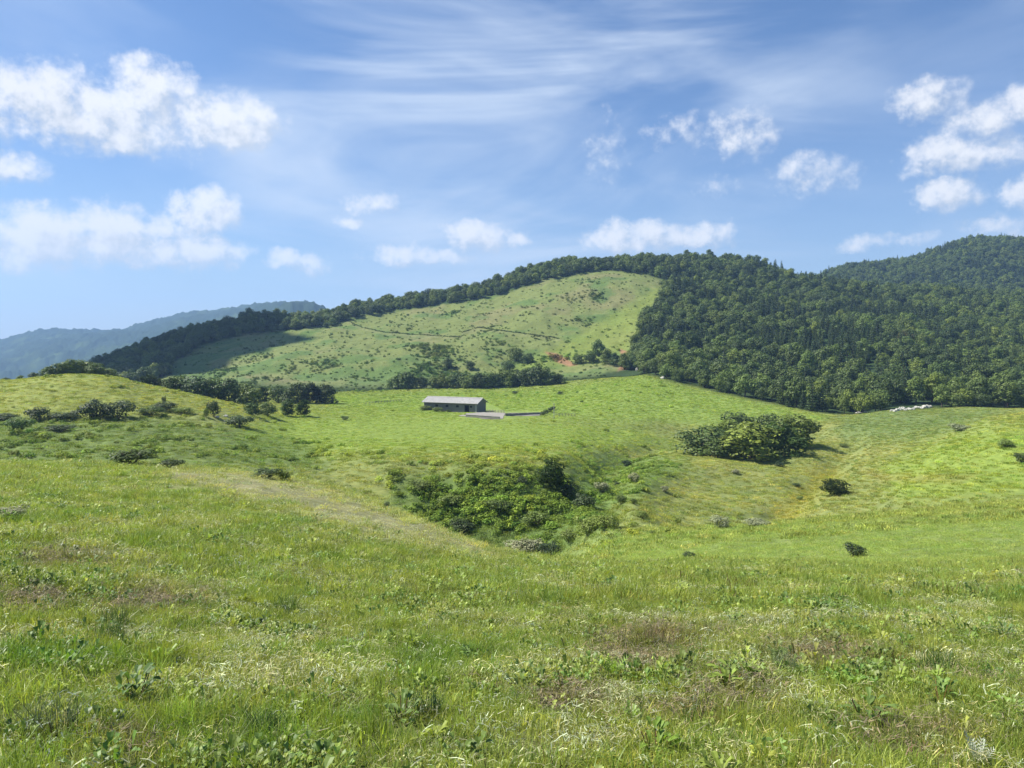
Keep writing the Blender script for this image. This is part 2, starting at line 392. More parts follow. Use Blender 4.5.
    for poly in ([(545,352),(556,353),(570,361),(577,365),(570,367),(556,362)], [(620,349),(628,352),(633,368),(624,372),(616,373),(622,362)]):
        w = sstep(in_poly(px+wob*.3, py+wob*.2, poly), -1.2, 1.2)*hill.clip(0, 1); w = np.maximum(w, sstep(in_poly(px+wob*.3, py+wob*.2, poly), -1.2, 1.2)*(d > 380)*.9)
        c = mixc(c, (.24, .145, .080), w)
    # wood floor
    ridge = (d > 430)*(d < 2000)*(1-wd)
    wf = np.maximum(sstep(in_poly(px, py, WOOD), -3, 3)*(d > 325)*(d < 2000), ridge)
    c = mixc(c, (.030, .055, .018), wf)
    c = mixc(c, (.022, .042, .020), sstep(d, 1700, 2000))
    fl = sstep(fbm(x, d, 260., 4, off=21), .2, .5)*sstep(d, 1800, 2200)
    c = mixc(c, (.060, .095, .035), fl*.8)
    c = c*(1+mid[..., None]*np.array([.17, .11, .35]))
    # mown strip on the brow of the near slope
    w = sstep(in_poly(qx, qy, [(165,468),(240,468),(310,482),(360,498),(400,514),(440,530),(505,556),(470,556),(400,540),(330,524),(280,505),(215,488),(160,476)]), -12, 12)*(d < 75)
    c = mixc(c, (.215, .210, .115), w*(.65+.35*sstep(fbm(x, d, 6., 3, off=17), -.3, .4)))
    return np.clip(c*(1+.18*perlin(x*.9, d*.9))[..., None], .008, .8)
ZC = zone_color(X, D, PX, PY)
ZC = ZC*(1-.42*(1-sstep(D, 14, 38)))[..., None]      # earth and thatch, painted darker close by to deepen gaps between blades

# ---------------------------------------------------------------- mesh and material helpers
def add_mesh(name, verts, faces, mat=None, parent=None, smooth=False, link=True):
    me = bpy.data.meshes.new(name)
    verts = np.asarray(verts, np.float32)
    if isinstance(faces, np.ndarray):
        nf, k = faces.shape
        me.vertices.add(len(verts)); me.vertices.foreach_set('co', verts.ravel())
        me.loops.add(nf*k); me.loops.foreach_set('vertex_index', faces.astype(np.int32).ravel())
        me.polygons.add(nf); me.polygons.foreach_set('loop_start', np.arange(0, nf*k, k, dtype=np.int32))
        me.update(calc_edges=True)
    else:
        me.from_pydata([tuple(map(float, v)) for v in verts], [], [tuple(f) for f in faces])
    me.polygons.foreach_set('use_smooth', np.full(len(me.polygons), smooth))
    if mat is not None:
        for m_ in (mat if isinstance(mat, (list, tuple)) else [mat]): me.materials.append(m_)
    o = bpy.data.objects.new(name, me)
    if link: COL.objects.link(o)
    if parent is not None: o.parent = parent
    return o
def tag(o, label=None, cat=None, group=None, kind=None):
    if label: o['label'] = label
    if cat: o['category'] = cat
    if group: o['group'] = group
    if kind: o['kind'] = kind
    return o
def empty(name, loc=(0, 0, 0), rz=0.):
    o = bpy.data.objects.new(name, None); COL.objects.link(o); o.location = loc; o.rotation_euler = (0, 0, rz); o.empty_display_size = .3
    return o
def new_mat(name):
    m = bpy.data.materials.new(name); m.use_nodes = True; m.node_tree.nodes.clear()
    return m, NT(m.node_tree)
def simple_mat(name, color, rough=.8, var=.25, scale=3., bump=0., metal=0., spec=.3):
    m, N = new_mat(name)
    tc = N.new('ShaderNodeTexCoord').outputs['Object']
    n = N.noise(tc, scale, 5, .65)
    f = N.m('MULTIPLY_ADD', n, var*2, 1-var)
    c = N.v('SCALE', color[:3]); c.node.inputs['Scale'].default_value = 1; N.l.new(f, c.node.inputs['Scale'])
    b = N.new('ShaderNodeBsdfPrincipled'); N.l.new(c, b.inputs['Base Color']); b.inputs['Roughness'].default_value = rough; b.inputs['Metallic'].default_value = metal
    b.inputs['Specular IOR Level'].default_value = spec
    if bump:
        bp = N.new('ShaderNodeBump'); bp.inputs['Strength'].default_value = bump; bp.inputs['Distance'].default_value = .03
        N.l.new(N.noise(tc, scale*4, 4), bp.inputs['Height']); N.l.new(bp.outputs[0], b.inputs['Normal'])
    o = N.new('ShaderNodeOutputMaterial'); N.l.new(b.outputs[0], o.inputs[0])
    return m
def leaf_mat(name, color, trans=.3, tinted=False, var=.3, rough=.55, spec=.25, scatter=1.):
    """foliage: tint per instance (tinted) or by the object's random number"""
    m, N = new_mat(name)
    oi = N.new('ShaderNodeObjectInfo').outputs['Random']
    geo = N.new('ShaderNodeNewGeometry')
    isl = geo.outputs['Random Per Island']
    if tinted:
        a = N.new('ShaderNodeAttribute', attribute_type='INSTANCER', attribute_name='tint')
        base = N.mix(1., a.outputs['Color'], (*color, 1), 'MULTIPLY')
    else:
        cr = N.new('ShaderNodeValToRGB'); N.l.new(oi, cr.inputs[0]); r = cr.color_ramp
        c = np.array(color)
        r.elements[0].color = (*(c*np.array((.55, .66, .8))), 1); r.elements[1].color = (*(c*np.array((1.42, 1.32, 1.0))), 1)
        e = r.elements.new(.5); e.color = (*c, 1); e = r.elements.new(.75); e.color = (*(c*np.array((1.0, 1.1, 1.1))), 1)
        base = cr.outputs[0]
    f = N.m('MULTIPLY_ADD', isl, var*2, 1-var)
    sc_ = N.new('ShaderNodeVectorMath', operation='SCALE'); N.l.new(base, sc_.inputs[0]); N.l.new(f, sc_.inputs['Scale'])
    b = N.new('ShaderNodeBsdfPrincipled'); N.l.new(sc_.outputs[0], b.inputs['Base Color']); b.inputs['Roughness'].default_value = rough
    b.inputs['Specular IOR Level'].default_value = spec
    tr = N.new('ShaderNodeBsdfTranslucent')
    tcx = N.mix(1., sc_.outputs[0], (1.25, 1.3, .6, 1), 'MULTIPLY'); N.l.new(tcx, tr.inputs[0])
    mx = N.new('ShaderNodeMixShader'); mx.inputs[0].default_value = trans; N.l.new(b.outputs[0], mx.inputs[1]); N.l.new(tr.outputs[0], mx.inputs[2])
    o = N.new('ShaderNodeOutputMaterial'); N.l.new(mx.outputs[0], o.inputs[0])
    return m
def ground_mat():
    m, N = new_mat('meadow')
    a = N.new('ShaderNodeAttribute', attribute_name='col').outputs['Color']
    tc = N.new('ShaderNodeTexCoord').outputs['Object']
    f1 = N.noise(tc, 9., 5, .7); f2 = N.noise(tc, 1.1, 5, .65); f3 = N.noise(tc, .28, 4, .6)
    f = N.m('ADD', N.m('ADD', N.m('MULTIPLY_ADD', f1, .5, -.06), N.m('MULTIPLY', f2, .95)), N.m('MULTIPLY', f3, .5))
    s = N.new('ShaderNodeVectorMath', operation='SCALE'); N.l.new(a, s.inputs[0]); N.l.new(f, s.inputs['Scale'])
    hue = N.ss(N.noise(tc, .55, 4, .6), .35, .7)
    c = N.mix(N.m('MULTIPLY', hue, .35), s.outputs[0], N.mix(1., s.outputs[0], (1.25, 1.02, .85, 1), 'MULTIPLY'))
    b = N.new('ShaderNodeBsdfPrincipled'); N.l.new(c, b.inputs['Base Color']); b.inputs['Roughness'].default_value = .95; b.inputs['Specular IOR Level'].default_value = .08
    bp = N.new('ShaderNodeBump'); bp.inputs['Strength'].default_value = .7; bp.inputs['Distance'].default_value = .14
    N.l.new(N.m('ADD', f2, N.m('MULTIPLY', f1, .15)), bp.inputs['Height']); N.l.new(bp.outputs[0], b.inputs['Normal'])
    o = N.new('ShaderNodeOutputMaterial'); N.l.new(b.outputs[0], o.inputs[0])
    return m
MGROUND = ground_mat()

# ---------------------------------------------------------------- ground sheets
def grid_mesh(name, Xg, Yg, Zg, Cg, kind='structure'):
    nr, nc = Xg.shape
    v = np.stack([Xg, Yg, Zg], -1).reshape(-1, 3)
    idx = np.arange(nr*nc).reshape(nr, nc)
    f = np.stack([idx[:-1, :-1], idx[:-1, 1:], idx[1:, 1:], idx[1:, :-1]], -1).reshape(-1, 4)
    o = add_mesh(name, v, f, MGROUND, smooth=True)
    at = o.data.color_attributes.new('col', 'FLOAT_COLOR', 'POINT')
    at.data.foreach_set('color', np.concatenate([Cg.reshape(-1, 3), np.ones((nr*nc, 1))], 1).astype(np.float32).ravel())
    tag(o, kind=kind); return o
rJ = LINE_ROW[8]; rM = LINE_ROW[12]; rO = LINE_ROW[14]
# the strip behind and beside the viewer
yb = np.linspace(-30, 3, 40); XB = U[None, :]*(3+(3-yb[:, None])*1.2); YB = np.broadcast_to(yb[:, None], XB.shape)
ZBk = near_z(XB, YB)+relief(XB, np.maximum(YB, 3), PX[:40]*0+400, PX[:40]*0+700)
CB = np.empty(XB.shape+(3,)); CB[:] = (.09, .14, .034)
ZBk[-1] = Z[0]; XB[-1] = X[0]
def cat(a, b): return np.concatenate([a, b], 0)
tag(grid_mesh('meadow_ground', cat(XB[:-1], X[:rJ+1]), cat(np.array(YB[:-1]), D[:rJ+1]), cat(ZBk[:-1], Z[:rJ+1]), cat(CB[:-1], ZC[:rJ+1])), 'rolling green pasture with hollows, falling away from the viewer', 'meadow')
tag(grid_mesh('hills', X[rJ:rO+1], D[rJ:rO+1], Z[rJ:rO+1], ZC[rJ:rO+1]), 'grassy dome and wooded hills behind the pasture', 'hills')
tag(grid_mesh('far_mountains', X[rO:], D[rO:], Z[rO:], ZC[rO:]), 'hazy blue mountains at the far left', 'mountains')

# ---------------------------------------------------------------- scattering by geometry nodes (only for uncountable stuff)
def proto_collection(name, objs):
    c = bpy.data.collections.new(name)
    for o in objs: c.objects.link(o)
    return c
def scatter(name, pos, idx, rot, scl, tint, coll, label, cat):
    me = bpy.data.meshes.new(name); n = len(pos)
    me.vertices.add(n); me.vertices.foreach_set('co', np.asarray(pos, np.float32).ravel())
    a = me.attributes.new('idx', 'INT', 'POINT'); a.data.foreach_set('value', np.asarray(idx, np.int32))
    a = me.attributes.new('rot', 'FLOAT_VECTOR', 'POINT'); a.data.foreach_set('vector', np.asarray(rot, np.float32).ravel())
    a = me.attributes.new('scl', 'FLOAT_VECTOR', 'POINT'); a.data.foreach_set('vector', np.asarray(scl, np.float32).ravel())
    a = me.attributes.new('tint', 'FLOAT_COLOR', 'POINT'); a.data.foreach_set('color', np.concatenate([tint, np.ones((n, 1))], 1).astype(np.float32).ravel())
    o = bpy.data.objects.new(name, me); COL.objects.link(o)
    g = bpy.data.node_groups.new('scatter_'+name, 'GeometryNodeTree')
    g.interface.new_socket('Geometry', in_out='INPUT', socket_type='NodeSocketGeometry'); g.interface.new_socket('Geometry', in_out='OUTPUT', socket_type='NodeSocketGeometry')
    gi = g.nodes.new('NodeGroupInput'); go = g.nodes.new('NodeGroupOutput')
    ip = g.nodes.new('GeometryNodeInstanceOnPoints'); ci = g.nodes.new('GeometryNodeCollectionInfo')
    ci.inputs['Collection'].default_value = coll; ci.inputs['Separate Children'].default_value = True; ci.inputs['Reset Children'].default_value = True
    def attr(nm, dt):
        q = g.nodes.new('GeometryNodeInputNamedAttribute'); q.data_type = dt; q.inputs['Name'].default_value = nm; return q.outputs['Attribute']
    L = g.links
    L.new(gi.outputs[0], ip.inputs['Points']); L.new(ci.outputs[0], ip.inputs['Instance']); ip.inputs['Pick Instance'].default_value = True
    L.new(attr('idx', 'INT'), ip.inputs['Instance Index'])
    e2r = g.nodes.new('FunctionNodeEulerToRotation'); L.new(attr('rot', 'FLOAT_VECTOR'), e2r.inputs[0]); L.new(e2r.outputs[0], ip.inputs['Rotation'])
    L.new(attr('scl', 'FLOAT_VECTOR'), ip.inputs['Scale']); L.new(ip.outputs[0], go.inputs[0])
    md = o.modifiers.new('scatter', 'NODES'); md.node_group = g
    return tag(o, label, cat, kind='stuff')

# ---------------------------------------------------------------- plant meshes
def blades(n, R, h0, h1, w, lean=.5, seg=3, flat=False, r_=None, power=.5):
    r_ = r_ or rng
    V = []; Fc = []
    for i in range(n):
        a = r_.uniform(0, 2*np.pi); rr = R*r_.uniform(0, 1)**power
        bx, by = rr*math.cos(a), rr*math.sin(a)
        h = r_.uniform(h0, h1); th = r_.uniform(0, 2*np.pi); ln = abs(r_.normal(0, lean))
        wd = w*r_.uniform(.6, 1.4); fa = r_.uniform(0, np.pi); wx, wy = math.cos(fa)*wd/2, math.sin(fa)*wd/2
        b0 = len(V)
        for k in range(seg+1):
            t = k/seg
            if flat:
                px_, py_, pz = bx+math.cos(th)*h*t, by+math.sin(th)*h*t, .012+.03*r_.uniform()+math.sin(t*np.pi)*h*.12
            else:
                px_ = bx+math.cos(th)*ln*h*t*t; py_ = by+math.sin(th)*ln*h*t*t; pz = -.02+h*t*(1-.25*ln*t)
            tap = 1-t**1.6 if not flat else 1-.7*t
            if k == seg and not flat: V.append((px_, py_, pz))
            else: V.append((px_-wx*tap, py_-wy*tap, pz)); V.append((px_+wx*tap, py_+wy*tap, pz))
        for k in range(seg):
            a0 = b0+2*k
            if k == seg-1 and not flat: Fc.append((a0, a0+1, a0+2))
            else: Fc.append((a0, a0+1, a0+3, a0+2))
    return V, Fc
def leaves_oval(n, R, L, W, up=.5, h=.1):
    V = []; Fc = []
    for i in range(n):
        a = rng.uniform(0, 2*np.pi); l = L*rng.uniform(.6, 1.2); w = W*rng.uniform(.7, 1.2); e = rng.uniform(.1, up)
        bx, by, bz = R*rng.uniform(0, 1)*math.cos(a), R*rng.uniform(0, 1)*math.sin(a), h*rng.uniform(0, 1)
        dx, dy = math.cos(a), math.sin(a); sx, sy = -dy, dx
        b0 = len(V)
        for (t, ww, dz) in ((0, .12, 0), (.3, .85, .25), (.65, 1, .42), (.9, .5, .38), (1.0, .05, .32)):
            cx_, cy_, cz = bx+dx*l*t*math.cos(e), by+dy*l*t*math.cos(e), bz+l*dz*math.sin(e)*2+.01
            V += [(cx_-sx*w*ww/2, cy_-sy*w*ww/2, cz+w*.15*ww), (cx_, cy_, cz), (cx_+sx*w*ww/2, cy_+sy*w*ww/2, cz+w*.15*ww)]
        for k in range(4):
            a0 = b0+3*k; Fc += [(a0, a0+1, a0+4, a0+3), (a0+1, a0+2, a0+5, a0+4)]
    return V, Fc
def crown(lobes, n, leaf, flat=.75, seed=0, droop=0.):
    """leaf-sized quads spread over and through a set of lobes; lobes: (x, y, z, rx, ry, rz)"""
    r = np.random.default_rng(seed)
    lob = np.array(lobes); area = lob[:, 3]*lob[:, 5]+lob[:, 4]*lob[:, 5]; pr = area/area.sum()
    which = r.choice(len(lob), n, p=pr)
    dirs = r.normal(size=(n, 3)); dirs[:, 2] += .25; dirs /= np.linalg.norm(dirs, axis=1)[:, None]
    rad = 1-np.abs(r.normal(0, .13, n)); L = lob[which]
    lump = 1+.16*np.sin(dirs[:, 0]*7+which)*np.cos(dirs[:, 1]*6+which*2)+.1*np.sin(dirs[:, 2]*9+which)
    p = L[:, :3]+dirs*L[:, 3:]*(rad*lump)[:, None]
    nrm = dirs/L[:, 3:]*L[:, 3:].mean(1)[:, None]; nrm = nrm/np.linalg.norm(nrm, axis=1)[:, None]+r.normal(0, .33, (n, 3)); nrm[:, 2] += .3
    nrm /= np.linalg.norm(nrm, axis=1)[:, None]
    t = np.cross(nrm, r.normal(size=(n, 3))); t /= np.linalg.norm(t, axis=1)[:, None]; b = np.cross(nrm, t)
    s = leaf*r.uniform(.6, 1.35, n)[:, None]
    asp = r.uniform(.5, 1., n)[:, None]
    q = np.stack([p-t*s, p-b*s*asp*.8, p+t*s, p+b*s*asp], 1)
    q[:, 0, 2] -= droop*s[:, 0]; 
    return q.reshape(-1, 3), np.arange(n*4).reshape(n, 4)
def broad_lobes(seed, H=8., W=7.):
    r = np.random.default_rng(seed); out = [(0, 0, H*.52, W*.30, W*.30, H*.36)]
    k = r.integers(11, 15)
    for i in range(k):
        a = i*2.4+r.uniform(-.4, .4); z = H*r.uniform(.17, .84); rr = W*.32*math.sqrt(max(.08, 1-((z/H-.5)/.46)**2))*r.uniform(.75, 1.15)
        s = W*r.uniform(.13, .23); out.append((math.cos(a)*rr, math.sin(a)*rr, z, s, s, s*.78))
    out.append((r.uniform(-.5, .5), r.uniform(-.5, .5), H*.88, W*.17, W*.17, H*.11))
    return out
def conifer_lobes(seed, H=11., W=4.6):
    r = np.random.default_rng(seed); out = []; z = H*.12
    while z < H*.97:
        rad = W*.5*(1-z/H)**.85+.12; n = max(3, int(6*(1-z/H)+3)); a0 = r.uniform(0, 6)
        for i in range(n):
            a = a0+i/n*2*np.pi; q = rad*.6*r.uniform(.8, 1.15)
            out.append((math.cos(a)*q, math.sin(a)*q, z-rad*.16, rad*.42, rad*.42, .34))
        z += H*.075
    return out
def trunk_geo(H, r0, seed, limbs=5, reach=2.):
    """tapered trunk with limbs, one mesh"""
    r = np.random.default_rng(seed); V = []; Fc = []
    def tube(pts, rads, k=6):
        b0 = len(V)
        for j, (p, ra) in enumerate(zip(pts, rads)):
            for i in range(k):
                a = i/k*2*np.pi; V.append((p[0]+math.cos(a)*ra, p[1]+math.sin(a)*ra, p[2]))
        for j in range(len(pts)-1):
            for i in range(k):
                Fc.append((b0+j*k+i, b0+j*k+(i+1) % k, b0+(j+1)*k+(i+1) % k, b0+(j+1)*k+i))
    pts = [(0, 0, -.4)]; x = y = 0
    for j in range(1, 6):
        x += r.normal(0, .12); y += r.normal(0, .12); pts.append((x, y, H*.8*j/5))
    tube(pts, [r0*1.25, r0, r0*.82, r0*.6, r0*.38, r0*.12])
    for i in range(limbs):
        a = i/limbs*2*np.pi+r.uniform(-.4, .4); j = r.integers(1, 4); b = pts[j]; L = reach*r.uniform(.7, 1.1)
        tube([b, (b[0]+math.cos(a)*L*.5, b[1]+math.sin(a)*L*.5, b[2]+L*.4), (b[0]+math.cos(a)*L, b[1]+math.sin(a)*L, b[2]+L*.8)], [r0*.4, r0*.28, r0*.08], 5)
    return V, Fc
M_BARK = simple_mat('bark', (.09, .07, .05), .9, .35, 4., .6)
M_LEAF = leaf_mat('broad_foliage', (.122, .164, .034), .22)
M_LEAFD = leaf_mat('dark_foliage', (.080, .112, .028), .2)
M_CONIF = leaf_mat('conifer_foliage', (.052, .082, .024), .15)
M_SHRUB = leaf_mat('shrub_foliage', (.150, .190, .045), .28)
M_GREYSHRUB = leaf_mat('grey_shrub_foliage', (.23, .235, .13), .15)
M_DARKSHRUB = leaf_mat('dark_shrub_foliage', (.052, .076, .024), .15)
M_DEAD = leaf_mat('withered_foliage', (.22, .13, .10), .2)

# forest species: shared meshes, about 8 m and 11 m tall
def make_variants():
    out = []
    for s in range(6):
        W = [7.5, 8.5, 7, 9, 6.5, 8][s]; H = [8, 7.6, 8.6, 8.2, 9, 7][s]
        out.append(('broad', crown(broad_lobes(s, H, W), 2300, .25, seed=s), trunk_geo(H*.8, .22, s), H, M_LEAF if s % 3 else M_LEAFD))
    for s in range(3):
        H = [11, 12, 10][s]
        out.append(('conifer', crown(conifer_lobes(s+20, H, [5.0, 5.2, 4.6][s]), 1900, .22, seed=s+20, droop=.5), trunk_geo(H*1.15, .2, s+20, 0), H, M_CONIF))
    return out
VAR = make_variants()
crown_me = []; trunk_me = []; protos = []
for i, (kind, (cv, cf), (tv, tf), H, mat) in enumerate(VAR):
    c = add_mesh('crown', cv, cf, mat, link=False); t = add_mesh('trunk', tv, tf, M_BARK, link=False)
    crown_me.append(c.data); trunk_me.append(t.data)
    jv = np.concatenate([cv, np.array(tv)]);
    jf = [tuple(f) for f in cf]+[tuple(a+len(cv) for a in f) for f in tf]
    me = bpy.data.meshes.new('forest_tree_%02d' % i); me.from_pydata([tuple(map(float, v)) for v in jv], [], jf)
    me.materials.append(mat); me.materials.append(M_BARK)
    mi = np.zeros(len(jf), np.int32); mi[len(cf):] = 1; me.polygons.foreach_set('material_index', mi)
    protos.append(bpy.data.objects.new('forest_tree_%02d' % i, me))
FOREST = proto_collection('forest_species', protos)

def make_tree(name, x, y, z, vi, s, label, cat='tree', group=None, sz=1., mat=None):
    o = empty(name, (x, y, z-.15*s), random.uniform(0, 6.28)); o.scale = (s, s, s*sz)
    t = bpy.data.objects.new('trunk', trunk_me[vi]); COL.objects.link(t); t.parent = o
    c = bpy.data.objects.new('crown', crown_me[vi]); COL.objects.link(c); c.parent = o
    if mat is not None:
        c.data = crown_me[vi].copy(); c.data.materials.clear(); c.data.materials.append(mat)
    return tag(o, label, cat, group)

# ---------------------------------------------------------------- forest positions
def jitter_field(d0, d1, p0, p1, sp):
    """roughly even random points between two distances and two bearings"""
    u0, u1 = (p0-CX)/F, (p1-CX)/F
    xs = np.arange(min(u0*d0, u0*d1), max(u1*d0, u1*d1), sp); ys = np.arange(d0, d1, sp)
    gx, gy = np.meshgrid(xs, ys); gx = gx+rng.uniform(-.45, .45, gx.shape)*sp; gy = gy+rng.uniform(-.45, .45, gy.shape)*sp
    gx = gx.ravel(); gy = gy.ravel(); u = gx/gy; k = (u > u0) & (u < u1)
    gx, gy = gx[k], gy[k]; z = height(gx, gy)
    return gx, gy, z, CX+F*gx/gy, HY-F*z/gy
gx, gy, gz, gpx, gpy = [np.concatenate([a, b]) for a, b in zip(jitter_field(330, 1420, 20, 1160, 7.1), jitter_field(430, 860, 60, 655, 6.5))]
ridge_d = pchip1(LINES[11][0], LINES[11][2], gpx)
wob = perlin(gpx/9., gy/30.)*2.5
is_dome = in_poly(gpx+wob, gpy+wob*.5, DOME_TOP) > 0
is_wood = in_poly(gpx+wob*.6, gpy, WOOD) > 0
edge_j = pchip1(LINES[8][0], LINES[8][2], gpx)
keep = ((gpx > 600) & is_wood & ((gy > edge_j-40))) | ((gy > 450) & (gpx > 95) & (~is_dome) & (gpx <= 640) & (gy < ridge_d+60) & (gpy < pchip1([0,100,170,640],[400,400,380,372], gpx))) \
       | ((gy > 430) & (gpx > 60) & (gpx < 172) & (gy < ridge_d+60))
keep &= ~((gpx < 640) & is_dome & (gy < ridge_d))
keep &= (gy < ridge_d+90) | ((gy > 980) & (gpx > 700))
keep &= visible(gx, gy, gz+9) & ~((gpx > 884) & (gpx < 938) & (gy < edge_j+7))
gx, gy, gz, gpx, gpy = [a[keep] for a in (gx, gy, gz, gpx, gpy)]
con = (gpx > 640) & ((perlin(gx/60., gy/60.)*1.3+.35*np.exp(-((gpx-860)/120.)**2-((gpy-345)/40.)**2)*2+rng.normal(0, .35, len(gx))) > .46)
vi = np.where(con, rng.integers(6, 9, len(gx)), rng.integers(0, 6, len(gx)))
ss_ = (.82+rng.uniform(0, 1, len(gx))**2*.85)*np.where(gpx < 640, .80, 1.0)*np.where(con, .92, 1.)
print('FOREST', len(gx), con.sum())
# ---------------------------------------------------------------- haze
def haze():
    x0, x1, y0, y1, z0, z1 = -5200, 9000, -60, 6600, -300, 420
    V = [(x, y, z) for z in (z0, z1) for y in (y0, y1) for x in (x0, x1)]
    Fc = [(0, 2, 3, 1), (4, 5, 7, 6), (0, 1, 5, 4), (2, 6, 7, 3), (0, 4, 6, 2), (1, 3, 7, 5)]
    m, N = new_mat('air')
    v = N.new('ShaderNodeVolumePrincipled'); v.inputs['Color'].default_value = (.37, .61, 1., 1); v.inputs['Density'].default_value = HAZE
    v.inputs['Anisotropy'].default_value = 0.2
    o = N.new('ShaderNodeOutputMaterial'); N.l.new(v.outputs[0], o.inputs['Volume'])
    tag(add_mesh('haze', V, Fc, m), 'thin blue summer haze over the hills', 'haze', kind='stuff')
HAZE = 1.35e-4
haze()
def shade_cloud():
    # an added cloud high at the left, outside the view, placed so its shadow lies on the left side of the dome
    el = math.radians(SUN_EL); az = math.radians(SUN_AZ); H = 620.
    m, N = new_mat('shade_cloud_vapour')
    v = N.new('ShaderNodeVolumePrincipled'); v.inputs['Color'].default_value = (.98, .98, 1, 1); v.inputs['Density'].default_value = .0022
    o = N.new('ShaderNodeOutputMaterial'); N.l.new(v.outputs[0], o.inputs['Volume'])
    cx_, cy_ = -330., 605.
    sx, sy = cx_+math.sin(az)*H/math.tan(el), cy_+math.cos(az)*H/math.tan(el)
    V = []; Fc = []; nu, nv = 48, 24
    for j in range(nv+1):
        th = math.pi*j/nv
        for i in range(nu):
            a = i/nu*2*math.pi; dx, dy, dz = math.sin(th)*math.cos(a), math.sin(th)*math.sin(a), math.cos(th)
            q = 1+.4*float(perlin(np.array(dx*2+5), np.array(dy*2+dz)))+.3*float(perlin(np.array(dx*5+9), np.array(dy*5-dz*3)))
            V.append((sx+dx*q*125, sy+dy*q*165, H+dz*q*(60 if dz > 0 else 25)))
    for j in range(nv):
        for i in range(nu): Fc.append((j*nu+i, j*nu+(i+1) % nu, (j+1)*nu+(i+1) % nu, (j+1)*nu+i))
    tag(add_mesh('cloud', V, Fc, m, smooth=True), 'unseen cloud added to shade the left side of the dome', 'cloud', kind='stuff')
shade_cloud()
#@@OBJ_BEGIN
# ---------------------------------------------------------------- barn
M_ROOF = simple_mat('roof_sheet', (.36, .35, .33), .55, .35, .8, .1, spec=.4)
M_WALL = simple_mat('grey_siding', (.175, .165, .155), .7, .3, 1.2, .2)
M_PALE = simple_mat('pale_board', (.30, .29, .27), .8, .2, 2.)
M_DARK = simple_mat('painted_inside_dark', (.02, .02, .022), .9)  # near-black painted in for the unlit inside of the barn
M_WOODP = simple_mat('weathered_wood', (.20, .18, .15), .9, .3, 4., .3)
M_CONC = simple_mat('old_concrete', (.23, .215, .185), .9, .3, .7, .3)
M_ROCK = simple_mat('pale_rock', (.40, .39, .34), .9, .25, 1.5, .8)
class MB:
    """collects shapes, links them as ONE mesh object"""
    def __init__(s): s.v = []; s.f = []
    def box(s, x0, x1, y0, y1, z0, z1):
        b = len(s.v); s.v += [(x, y, z) for z in (z0, z1) for y in (y0, y1) for x in (x0, x1)]
        s.f += [tuple(b+i for i in q) for q in ((0, 2, 3, 1), (4, 5, 7, 6), (0, 1, 5, 4), (2, 6, 7, 3), (0, 4, 6, 2), (1, 3, 7, 5))]
    def poly(s, pts): b = len(s.v); s.v += list(pts); s.f.append(tuple(range(b, b+len(pts))))
    def bar(s, a, c, r=.05, k=6):
        a = Vector(a); c = Vector(c); d = (c-a).normalized(); q = d.orthogonal().normalized(); w = d.cross(q); b = len(s.v)
        for p in (a, c):
            for i in range(k):
                t = i/k*2*math.pi; s.v.append(tuple(p+(q*math.cos(t)+w*math.sin(t))*r))
        for i in range(k): s.f.append((b+i, b+(i+1) % k, b+k+(i+1) % k, b+k+i))
        s.f += [tuple(b+i for i in reversed(range(k))), tuple(b+k+i for i in range(k))]
    def build(s, name, mat, parent=None): return add_mesh(name, s.v, s.f, mat, parent)
